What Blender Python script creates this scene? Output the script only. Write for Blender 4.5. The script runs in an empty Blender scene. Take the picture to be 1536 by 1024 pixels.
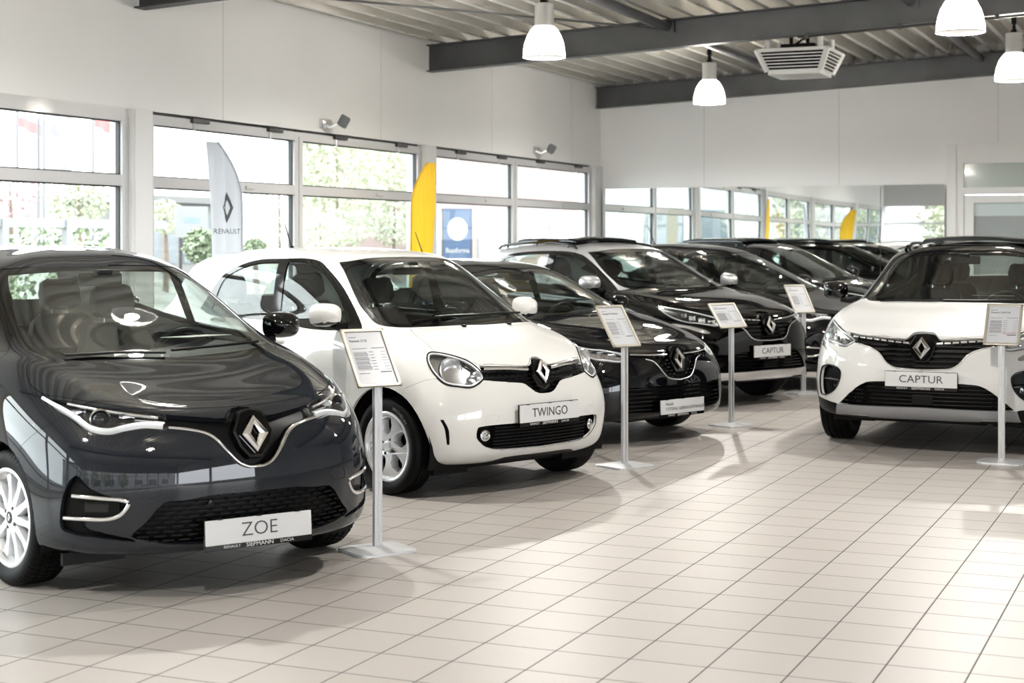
import bpy, bmesh, math, random
import numpy as np
from mathutils import Vector, Matrix
from mathutils.bvhtree import BVHTree

scene = bpy.context.scene
COL = scene.collection
random.seed(7)
PI = math.pi


# ------------------------------------------------------------------ materials
def mat(name, color=(.8, .8, .8), rough=.5, metal=0.0, coat=0.0, spec=.5, emit=None, estr=0.0, trans=0.0, coat_rough=.02):
    m = bpy.data.materials.new(name)
    m.use_nodes = True
    b = m.node_tree.nodes['Principled BSDF']
    b.inputs['Base Color'].default_value = (*color, 1)
    b.inputs['Roughness'].default_value = rough
    b.inputs['Metallic'].default_value = metal
    b.inputs['Coat Weight'].default_value = coat
    b.inputs['Coat Roughness'].default_value = coat_rough
    b.inputs['Specular IOR Level'].default_value = spec
    b.inputs['Transmission Weight'].default_value = trans
    if emit:
        b.inputs['Emission Color'].default_value = (*emit, 1)
        b.inputs['Emission Strength'].default_value = estr
    return m


def bsdf(m):
    return m.node_tree.nodes['Principled BSDF']


def glass_mat(name, tint=(.9, .95, .93), ior=1.5, rough=0.0, boost=1.0):
    """thin sheet glass: tinted see-through plus a Fresnel mirror"""
    m = bpy.data.materials.new(name)
    m.use_nodes = True
    nt = m.node_tree
    nt.nodes.clear()
    out = nt.nodes.new('ShaderNodeOutputMaterial')
    mix = nt.nodes.new('ShaderNodeMixShader')
    tr = nt.nodes.new('ShaderNodeBsdfTransparent')
    gl = nt.nodes.new('ShaderNodeBsdfGlossy')
    geo = nt.nodes.new('ShaderNodeNewGeometry')
    tr.inputs['Color'].default_value = (*tint, 1)
    gl.inputs['Roughness'].default_value = rough
    r0 = ((ior - 1) / (ior + 1)) ** 2 * boost

    def math_node(op, a, b=None):
        n = nt.nodes.new('ShaderNodeMath')
        n.operation = op
        n.use_clamp = op in ('ADD', 'SUBTRACT')
        for i, q in enumerate((a, b)):
            if q is None:
                continue
            if isinstance(q, (int, float)):
                n.inputs[i].default_value = q
            else:
                nt.links.new(q, n.inputs[i])
        return n.outputs[0]
    dp = nt.nodes.new('ShaderNodeVectorMath')
    dp.operation = 'DOT_PRODUCT'
    nt.links.new(geo.outputs['Normal'], dp.inputs[0])
    nt.links.new(geo.outputs['Incoming'], dp.inputs[1])
    c = math_node('ABSOLUTE', dp.outputs['Value'])
    p5 = math_node('POWER', math_node('SUBTRACT', 1.0, c), 5.0)
    fr = math_node('ADD', math_node('MULTIPLY', p5, (1 - r0) * .85), r0)
    nt.links.new(fr, mix.inputs[0])
    nt.links.new(tr.outputs[0], mix.inputs[1])
    nt.links.new(gl.outputs[0], mix.inputs[2])
    nt.links.new(mix.outputs[0], out.inputs[0])
    return m


def noise_bump(m, scale=60, strength=.1, dist=.002, detail=3):
    nt = m.node_tree
    tc = nt.nodes.new('ShaderNodeTexCoord')
    n = nt.nodes.new('ShaderNodeTexNoise')
    n.inputs['Scale'].default_value = scale
    n.inputs['Detail'].default_value = detail
    bp = nt.nodes.new('ShaderNodeBump')
    bp.inputs['Strength'].default_value = strength
    bp.inputs['Distance'].default_value = dist
    nt.links.new(tc.outputs['Object'], n.inputs['Vector'])
    nt.links.new(n.outputs[0], bp.inputs['Height'])
    nt.links.new(bp.outputs[0], bsdf(m).inputs['Normal'])
    return m


def noise_color(m, c0, c1, scale=3, detail=4, lo=.35, hi=.65):
    nt = m.node_tree
    tc = nt.nodes.new('ShaderNodeTexCoord')
    n = nt.nodes.new('ShaderNodeTexNoise')
    n.inputs['Scale'].default_value = scale
    n.inputs['Detail'].default_value = detail
    r = nt.nodes.new('ShaderNodeValToRGB')
    r.color_ramp.elements[0].color = (*c0, 1)
    r.color_ramp.elements[1].color = (*c1, 1)
    r.color_ramp.elements[0].position = lo
    r.color_ramp.elements[1].position = hi
    nt.links.new(tc.outputs['Object'], n.inputs['Vector'])
    nt.links.new(n.outputs[0], r.inputs[0])
    nt.links.new(r.outputs[0], bsdf(m).inputs['Base Color'])
    return m


# ------------------------------------------------------------------ objects
def empty(name, loc=(0, 0, 0), rz=0.0):
    o = bpy.data.objects.new(name, None)
    COL.objects.link(o)
    o.location = loc
    o.rotation_euler = (0, 0, rz)
    o.empty_display_size = .2
    return o


def tag(o, label=None, cat=None, group=None, kind=None):
    if label:
        o['label'] = label
    if cat:
        o['category'] = cat
    if group:
        o['group'] = group
    if kind:
        o['kind'] = kind
    return o


class MB:
    """collects shapes into one mesh; every face carries a material slot"""

    def __init__(s):
        s.v, s.f, s.m, s.sm = [], [], [], []

    def add(s, verts, faces, mi=0, smooth=False, M=None):
        k = len(s.v)
        if M is not None:
            verts = [tuple(M @ Vector(v)) for v in verts]
        s.v += [tuple(v) for v in verts]
        for f in faces:
            s.f.append(tuple(i + k for i in f))
            s.m.append(mi)
            s.sm.append(smooth)
        return s

    def box(s, lo, hi, mi=0, M=None, bevel=0.0):
        x0, y0, z0 = lo
        x1, y1, z1 = hi
        if bevel > 0:
            bm = bmesh.new()
            bmesh.ops.create_cube(bm, size=1)
            for v in bm.verts:
                v.co = ((x0 + x1) / 2 + v.co.x * (x1 - x0), (y0 + y1) / 2 + v.co.y * (y1 - y0), (z0 + z1) / 2 + v.co.z * (z1 - z0))
            bmesh.ops.bevel(bm, geom=bm.edges[:], offset=bevel, segments=2, profile=.6, affect='EDGES')
            bm.verts.index_update()
            s.add([v.co[:] for v in bm.verts], [[v.index for v in f.verts] for f in bm.faces], mi, False, M)
            bm.free()
            return s
        vs = [(x0, y0, z0), (x1, y0, z0), (x1, y1, z0), (x0, y1, z0), (x0, y0, z1), (x1, y0, z1), (x1, y1, z1), (x0, y1, z1)]
        fs = [(3, 2, 1, 0), (4, 5, 6, 7), (0, 1, 5, 4), (1, 2, 6, 5), (2, 3, 7, 6), (3, 0, 4, 7)]
        return s.add(vs, fs, mi, False, M)

    def tube(s, pts, r, n=8, mi=0, caps=True, M=None, closed=False, flat=None):
        """sweep a circle (or an ellipse: flat=(a,b,up)) along pts; r may be a list"""
        P = [Vector(p) for p in pts]
        N = len(P)
        rr = r if isinstance(r, (list, tuple)) else [r] * N
        verts = []
        up = None
        for i in range(N):
            a = P[(i - 1) % N] if (closed or i > 0) else P[i]
            b = P[(i + 1) % N] if (closed or i < N - 1) else P[i]
            t = (b - a).normalized() if (b - a).length > 1e-9 else Vector((0, 0, 1))
            if flat is not None:
                w = Vector(flat[2])
                u = t.cross(w).normalized()
                w2 = u.cross(t).normalized()
                su, sw = flat[0], flat[1]
            else:
                if up is None:
                    up = Vector((0, 0, 1)) if abs(t.z) < .9 else Vector((1, 0, 0))
                u = t.cross(up).normalized()
                w2 = u.cross(t).normalized()
                up = w2
                su = sw = 1
            for k in range(n):
                an = 2 * PI * (k + .5) / n
                verts.append(P[i] + u * (math.cos(an) * rr[i] * su) + w2 * (math.sin(an) * rr[i] * sw))
        fs = []
        segs = N if closed else N - 1
        for i in range(segs):
            j = (i + 1) % N
            for k in range(n):
                k2 = (k + 1) % n
                fs.append((i * n + k, i * n + k2, j * n + k2, j * n + k))
        if caps and not closed:
            fs.append(tuple(range(n - 1, -1, -1)))
            fs.append(tuple((N - 1) * n + k for k in range(n)))
        return s.add(verts, fs, mi, True, M)

    def lathe(s, prof, n=32, mi=0, M=None, axis='z', mis=None):
        """revolve (radius, height) pairs about an axis"""
        verts = []
        for (r, h) in prof:
            for k in range(n):
                a = 2 * PI * k / n
                c, d = r * math.cos(a), r * math.sin(a)
                verts.append((c, d, h) if axis == 'z' else (c, h, d))
        for i in range(len(prof) - 1):
            fs = []
            for k in range(n):
                k2 = (k + 1) % n
                q = (i * n + k, i * n + k2, (i + 1) * n + k2, (i + 1) * n + k)
                fs.append(q if axis == 'z' else q[::-1])
            if i == 0:
                k0 = len(s.v)
                s.add(verts, fs, mis[0] if mis else mi, True, M)
            else:
                for f in fs:
                    s.f.append(tuple(a + k0 for a in f))
                    s.m.append(mis[i] if mis else mi)
                    s.sm.append(True)
        return s

    def prism(s, poly, z0, z1, mi=0, M=None, smooth=False):
        n = len(poly)
        vs = [(x, y, z0) for x, y in poly] + [(x, y, z1) for x, y in poly]
        fs = [tuple(range(n - 1, -1, -1)), tuple(range(n, 2 * n))]
        fs += [(i, (i + 1) % n, n + (i + 1) % n, n + i) for i in range(n)]
        return s.add(vs, fs, mi, smooth, M)

    def build(s, name, mats, parent=None, sharp=40, loc=None, label=None):
        me = bpy.data.meshes.new(name)
        me.from_pydata(s.v, [], s.f)
        mats = mats if isinstance(mats, (list, tuple)) else [mats]
        for m in mats:
            me.materials.append(m)
        me.polygons.foreach_set('material_index', s.m)
        me.polygons.foreach_set('use_smooth', [bool(x) for x in s.sm])
        me.update()
        if any(s.sm):
            me.set_sharp_from_angle(angle=math.radians(sharp))
        o = bpy.data.objects.new(name, me)
        COL.objects.link(o)
        if parent is not None:
            o.parent = parent
        if loc is not None:
            o.location = loc
        if label:
            o['label'] = label
        return o


def rotz(a):
    return Matrix.Rotation(a, 4, 'Z')


def T(x, y, z):
    return Matrix.Translation((x, y, z))


_font_cache = {}


def text_mesh(txt, size=.1, extrude=.0008, align='CENTER', thin=0.0, xscale=1.0, spacing=1.0):
    """lettering as a mesh in the xy plane (verts, faces)"""
    cu = bpy.data.curves.new('lettering', 'FONT')
    cu.body = txt
    cu.size = size
    cu.extrude = extrude
    cu.align_x = align
    cu.align_y = 'CENTER'
    cu.offset = thin
    cu.space_character = spacing
    cu.resolution_u = 3
    ob = bpy.data.objects.new('lettering', cu)
    COL.objects.link(ob)
    dg = bpy.context.evaluated_depsgraph_get()
    me = ob.evaluated_get(dg).to_mesh()
    vs = [(v.co.x * xscale, v.co.y, v.co.z) for v in me.vertices]
    fs = [tuple(p.vertices) for p in me.polygons]
    ob.evaluated_get(dg).to_mesh_clear()
    bpy.data.objects.remove(ob)
    bpy.data.curves.remove(cu)
    return vs, fs


# ------------------------------------------------------------------ splines
def cspline(X, P):
    """natural cubic spline through P at knots X; returns an evaluator by (segment, fraction)"""
    n = len(X)
    P = np.asarray(P, float)
    h = np.maximum(np.diff(X), 1e-6)
    A = np.zeros((n, n))
    r = np.zeros((n, P.shape[1]))
    A[0, 0] = A[-1, -1] = 1
    for i in range(1, n - 1):
        A[i, i - 1] = h[i - 1]
        A[i, i] = 2 * (h[i - 1] + h[i])
        A[i, i + 1] = h[i]
        r[i] = 6 * ((P[i + 1] - P[i]) / h[i] - (P[i] - P[i - 1]) / h[i - 1])
    Mx = np.linalg.solve(A, r)

    def ev(i, t):
        hi = h[i]
        a, b = 1 - t, t
        return (a[:, None] * P[i] + b[:, None] * P[i + 1]
                + (hi * hi / 6) * ((a ** 3 - a)[:, None] * Mx[i] + (b ** 3 - b)[:, None] * Mx[i + 1]))
    return ev


def chord(P, p=.75):
    d = np.linalg.norm(np.diff(P, axis=0), axis=1) ** p
    return np.concatenate([[0], np.cumsum(np.maximum(d, 1e-4))])


def smooth_poly(pts, n=6, closed=True):
    """Catmull-Rom through the points; a point written (x, y, 1) stays a hard corner"""
    P = [np.array(p[:2], float) for p in pts]
    hard = [len(p) > 2 and p[2] for p in pts]
    N = len(P)
    out = []
    for i in range(N if closed else N - 1):
        p1, p2 = P[i], P[(i + 1) % N]
        p0 = P[(i - 1) % N] if closed or i > 0 else p1
        p3 = P[(i + 2) % N] if closed or i < N - 2 else p2
        L = np.linalg.norm(p2 - p1)
        m1 = np.zeros(2) if False else (p2 - p0) * L / (np.linalg.norm(p1 - p0) + L + 1e-9)
        m2 = (p3 - p1) * L / (np.linalg.norm(p3 - p2) + L + 1e-9)
        if hard[i] or (not closed and i == 0):
            m1 = p2 - p1
        if hard[(i + 1) % N] or (not closed and i == N - 2):
            m2 = p2 - p1
        if hard[i] and hard[(i + 1) % N]:
            out.append(p1)
            continue
        for k in range(n):
            t = k / n
            out.append((2 * t ** 3 - 3 * t ** 2 + 1) * p1 + (t ** 3 - 2 * t ** 2 + t) * m1 + (-2 * t ** 3 + 3 * t ** 2) * p2 + (t ** 3 - t ** 2) * m2)
    if not closed:
        out.append(P[-1])
    return [tuple(p) for p in out]


def offset_poly(poly, d):
    """grow (d > 0) or shrink a closed polygon"""
    P = [np.array(p, float) for p in poly]
    n = len(P)
    area = sum(P[i][0] * P[(i + 1) % n][1] - P[(i + 1) % n][0] * P[i][1] for i in range(n))
    sg = 1 if area > 0 else -1
    out = []
    for i in range(n):
        a = P[i] - P[i - 1]
        b = P[(i + 1) % n] - P[i]
        na = np.array([a[1], -a[0]]) / (np.linalg.norm(a) + 1e-9)
        nb = np.array([b[1], -b[0]]) / (np.linalg.norm(b) + 1e-9)
        m = na + nb
        m = m / max(np.linalg.norm(m), 1e-6)
        c = max(.45, float(m @ na))
        out.append(tuple(P[i] + sg * m * d / c))
    return out


def in_poly(px, py, poly):
    """vectorised even-odd test"""
    x = np.asarray(px)
    y = np.asarray(py)
    c = np.zeros(x.shape, bool)
    n = len(poly)
    for i in range(n):
        x0, y0 = poly[i]
        x1, y1 = poly[(i + 1) % n]
        k = (y0 > y) != (y1 > y)
        if y1 != y0:
            c ^= k & (x < (x1 - x0) * (y - y0) / (y1 - y0) + x0)
    return c


# ------------------------------------------------------------------ car bodies
def body_grid(rings, nc=7, nr=7):
    """smooth surface through rings of key points (front centre ... side ... rear centre), half a car"""
    K = np.asarray(rings, float)
    R, C, _ = K.shape
    fl = np.array([1, -1, 1.0])
    rows = []
    tt = np.arange(nc) / nc
    for r in range(R):
        ext = np.concatenate([K[r, 2:0:-1] * fl, K[r], K[r, -2:-4:-1] * fl])
        ev = cspline(chord(ext), ext)
        seg = [ev(i + 2, tt) for i in range(C - 1)]
        rows.append(np.concatenate(seg + [K[r, -1:]]))
    G = np.stack(rows)
    if True:
        w = np.clip(G[-2, :, 1] / .25, 0, 1)[:, None]
        a = G[-1] + (G[-1] - G[-2]) * np.array([1, 1, 1.0])
        b = G[-2] * fl
        tail = a * (1 - w) + b * w
        G = np.concatenate([G, tail[None]])
    cols = []
    tr = np.arange(nr) / nr
    for c in range(G.shape[1]):
        ev = cspline(chord(G[:, c]), G[:, c])
        cols.append(np.concatenate([ev(i, tr) for i in range(R - 1)] + [G[R - 1, c][None]]))
    D = np.stack(cols, 1)
    D[:, 0, 1] = 0
    D[:, -1, 1] = 0
    D[-1, :, 1] = 0
    D[..., 1] = np.maximum(D[..., 1], 0)
    return D


class Frame:
    """a straight view on the car: outlines are drawn in its two coordinates"""

    def __init__(s, kind, sg=1):
        if kind == 'F':
            s.d, s.a, s.b = Vector((1, 0, 0)), Vector((0, 1, 0)), Vector((0, 0, 1))
        elif kind == 'R':
            s.d, s.a, s.b = Vector((-1, 0, 0)), Vector((0, 1, 0)), Vector((0, 0, 1))
        elif kind == 'T':
            s.d, s.a, s.b = Vector((0, 0, 1)), Vector((1, 0, 0)), Vector((0, sg, 0))
        elif kind == 'S':
            s.d, s.a, s.b = Vector((0, sg, 0)), Vector((1, 0, 0)), Vector((0, 0, 1))
        elif isinstance(kind, tuple) and kind[0] == 'D':
            f = math.radians(kind[1])
            s.d = Vector((math.cos(f), sg * math.sin(f), 0))
            s.a = Vector((-math.sin(f), sg * math.cos(f), 0))
            s.b = Vector((0, 0, 1))
        elif isinstance(kind, tuple) and kind[0] == 'H':      # tilted up from the front
            f = math.radians(kind[1])
            s.d = Vector((math.cos(f), 0, math.sin(f)))
            s.a = Vector((0, 1, 0))
            s.b = Vector((-math.sin(f), 0, math.cos(f)))


class Shell:
    def __init__(s, D):
        nr, nc, _ = D.shape
        bm = bmesh.new()
        half = {}
        for sg in (1, -1):
            vv = [[None] * nc for _ in range(nr)]
            for i in range(nr):
                for j in range(nc):
                    x, y, z = D[i, j]
                    if sg == -1 and (j == 0 or j == nc - 1 or i == nr - 1):
                        vv[i][j] = half[(i, j)]
                    else:
                        v = bm.verts.new((x, sg * y, z))
                        vv[i][j] = v
                        if sg == 1:
                            half[(i, j)] = v
            for i in range(nr - 1):
                for j in range(nc - 1):
                    q = [vv[i][j], vv[i][j + 1], vv[i + 1][j + 1], vv[i + 1][j]]
                    if sg == -1:
                        q = q[::-1]
                    u = []
                    for v in q:
                        if v not in u:
                            u.append(v)
                    if len(u) >= 3:
                        try:
                            bm.faces.new(u)
                        except ValueError:
                            pass
        bm.normal_update()
        s.bm = bm
        s.N = bm.verts.layers.float_vector.new('n')
        s.P = bm.faces.layers.int.new('p')
        for v in bm.verts:
            v[s.N] = v.normal
        s.bvh = BVHTree.FromBMesh(bm)
        s.next = 1

    # ---- surface queries
    def hit(s, kind, a, b, sg=1, off=0.0):
        fr = Frame(kind, sg)
        o = fr.d * 8 + fr.a * a + fr.b * b
        h = s.bvh.ray_cast(o, -fr.d)
        if h[0] is None:
            return None, None
        n = h[1]
        if n.dot(fr.d) < 0:
            n = -n
        return h[0] + n * off, n

    def path(s, kind, pts, sg=1, off=0.0, back=0.0):
        out = []
        fr = Frame(kind, sg)
        for a, b in pts:
            p, n = s.hit(kind, a, b, sg, off)
            if p is not None:
                out.append(p - fr.d * back)
        return out

    # ---- cutting
    def cut(s, kind, poly, sg=1, allow=(0,), pid=None, ndmin=.03, test=None):
        fr = Frame(kind, sg)
        bm = s.bm
        if pid is None:
            pid = s.next
            s.next += 1
        P2 = [(float(p[0]), float(p[1])) for p in poly]
        lo0 = min(p[0] for p in P2)
        hi0 = max(p[0] for p in P2)
        lo1 = min(p[1] for p in P2)
        hi1 = max(p[1] for p in P2)
        allow = set(allow)
        L = s.P
        cand = {}
        d, A, B = fr.d, fr.a, fr.b
        for f in bm.faces:
            if f[L] not in allow:
                continue
            if f.normal.dot(d) < ndmin:
                continue
            us = [v.co.dot(A) for v in f.verts]
            if max(us) < lo0 or min(us) > hi0:
                continue
            ws = [v.co.dot(B) for v in f.verts]
            if max(ws) < lo1 or min(ws) > hi1:
                continue
            if test and not test(f.calc_center_median()):
                continue
            cand[f] = (min(us), max(us), min(ws), max(ws))
        n = len(P2)
        for i in range(n):
            p, q = P2[i], P2[(i + 1) % n]
            if abs(p[0] - q[0]) + abs(p[1] - q[1]) < 1e-5:
                continue
            x0, x1 = min(p[0], q[0]) - 1e-4, max(p[0], q[0]) + 1e-4
            y0, y1 = min(p[1], q[1]) - 1e-4, max(p[1], q[1]) + 1e-4
            sel = [f for f, bb in cand.items() if bb[0] <= x1 and bb[1] >= x0 and bb[2] <= y1 and bb[3] >= y0]
            if not sel:
                continue
            e = A * (q[0] - p[0]) + B * (q[1] - p[1])
            no = e.cross(d).normalized()
            co = A * p[0] + B * p[1]
            ge = set()
            gv = set()
            for f in sel:
                ge.update(f.edges)
                gv.update(f.verts)
            for f in sel:
                del cand[f]
            r = bmesh.ops.bisect_plane(bm, geom=list(gv) + list(ge) + sel, dist=2e-6, plane_co=co, plane_no=no)
            for f in r['geom']:
                if isinstance(f, bmesh.types.BMFace) and f[L] in allow:
                    us = [v.co.dot(A) for v in f.verts]
                    ws = [v.co.dot(B) for v in f.verts]
                    cand[f] = (min(us), max(us), min(ws), max(ws))
        fl = [f for f in cand if f.is_valid]
        if not fl:
            return pid
        cs = [f.calc_center_median() for f in fl]
        ins = in_poly([c.dot(A) for c in cs], [c.dot(B) for c in cs], P2)
        for f, k in zip(fl, ins):
            if k:
                f[L] = pid
        return pid

    def faces(s, pid):
        ids = {pid} if isinstance(pid, int) else set(pid)
        return [f for f in s.bm.faces if f[s.P] in ids]

    # ---- meshes out of the cut faces
    def part(s, pid, name, mats, parent, thick=.012, shrink=0.0, lift=0.0, shift=None, inner=None, rim_mi=None, label=None, tray=False):
        """shell panel of the given faces with real thickness; tray=True keeps only the pushed-back floor and the walls"""
        fs = s.faces(pid)
        if not fs:
            return None
        N = s.N
        vi = {}
        vs = []
        for f in fs:
            for v in f.verts:
                if v not in vi:
                    vi[v] = len(vs)
                    vs.append(v)
        co = np.array([v.co[:] for v in vs])
        no = np.array([v[N][:] for v in vs])
        no /= np.maximum(np.linalg.norm(no, axis=1), 1e-9)[:, None]
        fset = set(fs)
        polys = [[vi[v] for v in f.verts] for f in fs]
        bnd = []
        for f in fs:
            for l in f.loops:
                if not any(g in fset for g in l.edge.link_faces if g is not f):
                    bnd.append((vi[l.vert], vi[l.link_loop_next.vert]))
        if shrink:
            acc = np.zeros_like(co)
            bset = {i for e in bnd for i in e}
            for f, pl in zip(fs, polys):
                c = np.array(f.calc_center_median()[:])
                for i in pl:
                    if i in bset:
                        acc[i] += c - co[i]
            # boundary tangent normal gives an even inset
            ed = np.zeros_like(co)
            for a, b in bnd:
                t = co[b] - co[a]
                L = np.linalg.norm(t)
                if L > 1e-7:
                    t = np.cross(no[a], t / L)
                    ed[a] += t
                    ed[b] += t
            for i in bset:
                m = ed[i]
                L = np.linalg.norm(m)
                if L > 1e-6:
                    co[i] = co[i] + m / L * shrink
        if lift:
            co = co + no * lift
        if shift is not None:
            co2 = co + np.array(shift)
        else:
            co2 = co - no * thick
        nv = len(vs)
        verts = [tuple(c) for c in co] + [tuple(c) for c in co2]
        F, MI, LN = [], [], []
        rim_mi = 0 if rim_mi is None else rim_mi
        if not tray:
            for pl in polys:
                F.append(pl)
                MI.append(0)
                LN += [tuple(no[i]) for i in pl]
            for pl in polys:
                F.append([i + nv for i in pl[::-1]])
                if inner is None:
                    MI.append(min(1, len(mats) - 1))
                else:
                    MI.append(inner(co[pl[0]]))
                LN += [tuple(-no[i]) for i in pl[::-1]]
        else:
            for pl in polys:
                F.append([i + nv for i in pl])
                MI.append(0)
                LN += [tuple(no[i]) for i in pl]
            rim_mi = min(1, len(mats) - 1)
        for a, b in bnd:
            q = [b, a, a + nv, b + nv] if not tray else [a, b, b + nv, a + nv]
            e1 = np.array(verts[q[1]]) - np.array(verts[q[0]])
            e2 = np.array(verts[q[2]]) - np.array(verts[q[1]])
            m = np.cross(e1, e2)
            L = np.linalg.norm(m)
            m = m / L if L > 1e-12 else no[a]
            F.append(q)
            MI.append(rim_mi)
            LN += [tuple(m)] * 4
        me = bpy.data.meshes.new(name)
        me.from_pydata(verts, [], F)
        for m in mats:
            me.materials.append(m)
        me.polygons.foreach_set('material_index', MI)
        me.polygons.foreach_set('use_smooth', [True] * len(F))
        me.update()
        if len(LN) == len(me.loops):
            me.normals_split_custom_set(LN)
        o = bpy.data.objects.new(name, me)
        COL.objects.link(o)
        o.parent = parent
        if label:
            o['label'] = label
        return o


def half_sym(pts, n=6, close_bottom=True):
    """outline given for y >= 0 from the centre line out and back to it; mirrored to a full one"""
    s = smooth_poly(pts, n, closed=False)
    return s + [(-a, b) for a, b in s[::-1] if abs(a) > 1e-6]


def intervals(poly, b, step=.004):
    """stretches of the first coordinate inside poly at the level b"""
    xs = []
    n = len(poly)
    for i in range(n):
        x0, y0 = poly[i]
        x1, y1 = poly[(i + 1) % n]
        if (y0 > b) != (y1 > b):
            xs.append(x0 + (x1 - x0) * (b - y0) / (y1 - y0))
    xs.sort()
    return [(xs[i], xs[i + 1]) for i in range(0, len(xs) - 1, 2)]


def slats(sh, mb, kind, poly, levels, back=.02, t=.006, dpt=.012, sg=1, mi=0, nseg=14, margin=.0):
    for b in levels:
        for a0, a1 in intervals(poly, b):
            a0 += margin
            a1 -= margin
            if a1 - a0 < .03:
                continue
            pts = sh.path(kind, [(a0 + (a1 - a0) * k / nseg, b) for k in range(nseg + 1)], sg, 0, back)
            if len(pts) > 2:
                mb.tube(pts, 1.0, 4, mi, flat=(dpt, t, (0, 0, 1)))


def dashes(sh, mb, kind, poly, levels, pitch, frac=.6, back=.02, t=.004, dpt=.01, sg=1, mi=0):
    for k, b in enumerate(levels):
        for a0, a1 in intervals(poly, b):
            a = math.floor(a0 / pitch) * pitch + (pitch / 2 if k % 2 else 0)
            while a < a1:
                u0, u1 = max(a, a0), min(a + pitch * frac, a1)
                if u1 - u0 > .012:
                    pts = sh.path(kind, [(u0, b), ((u0 + u1) / 2, b), (u1, b)], sg, 0, back)
                    if len(pts) == 3:
                        mb.tube(pts, 1.0, 4, mi, flat=(dpt, t, (0, 0, 1)))
                a += pitch


# ------------------------------------------------------------------ pieces every car has
def tyre_mesh(R, W, rimR, lateral=0, n=96):
    """tyre about the y axis; the tread has real grooves"""
    h = W / 2
    prof = [(rimR - .012, -h * .78), (rimR + .004, -h * .86), (rimR + (R - rimR) * .35, -h * .99), (rimR + (R - rimR) * .55, -h * 1.0),
            (R - .022, -h * .96), (R - .008, -h * .88), (R - .002, -h * .78)]
    k0 = len(prof)
    tr = []
    gw, gd = W * .02, .008
    for g in (-.42, 0, .42):
        tr += [(R, h * g - gw * 1.0), (R - gd, h * g - gw * .8), (R - gd, h * g + gw * .8), (R, h * g + gw * 1.0)]
    tr = sorted(tr[:4], key=lambda q: q[1]) + [(R, -h * .2)] + tr[4:8] + [(R, h * .2)] + tr[8:]
    prof += tr
    k1 = len(prof)
    prof += [(r, -y) for r, y in reversed(prof[:k0])]
    mb = MB()
    if not lateral:
        mb.lathe(prof, n, 0, None, 'y')
    else:
        per = 5
        n = lateral * per
        V = []
        for i, (r, y) in enumerate(prof):
            tread = k0 - 3 <= i < k1 + 3
            sh_ = int(round(abs(y) / h * per * 1.4))
            for k in range(n):
                a = 2 * PI * k / n
                rr = r
                if tread and (k + sh_) % per == 0:
                    rr = min(r, R - .0075) if k0 <= i < k1 else r - .006
                V.append((rr * math.cos(a), y, rr * math.sin(a)))
        Fs = []
        for i in range(len(prof) - 1):
            for k in range(n):
                k2 = (k + 1) % n
                Fs.append((i * n + k, (i + 1) * n + k, (i + 1) * n + k2, i * n + k2))
        mb.add(V, [f[::-1] for f in Fs], 0, True)
    return mb


def spoke(mb, out, y0, y1, ang, mi=0, taper=.82):
    """one spoke: outline (radius, half-width offset) pairs as a closed polygon in the wheel plane"""
    c, s_ = math.cos(ang), math.sin(ang)
    n = len(out)
    cx = sum(p[0] for p in out) / n
    ct = sum(p[1] for p in out) / n
    V = []
    for (r, t) in out:
        V.append((r * c - t * s_, y0, r * s_ + t * c))
    for (r, t) in out:
        r2 = r
        t2 = ct + (t - ct) * taper
        V.append((r2 * c - t2 * s_, y1 - (.012 if r > cx else 0), r2 * s_ + t2 * c))
    Fs = [tuple(range(n)), tuple(range(2 * n - 1, n - 1, -1))] + [((i + 1) % n, i, n + i, n + (i + 1) % n) for i in range(n)]
    mb.add(V, Fs, mi)


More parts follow.
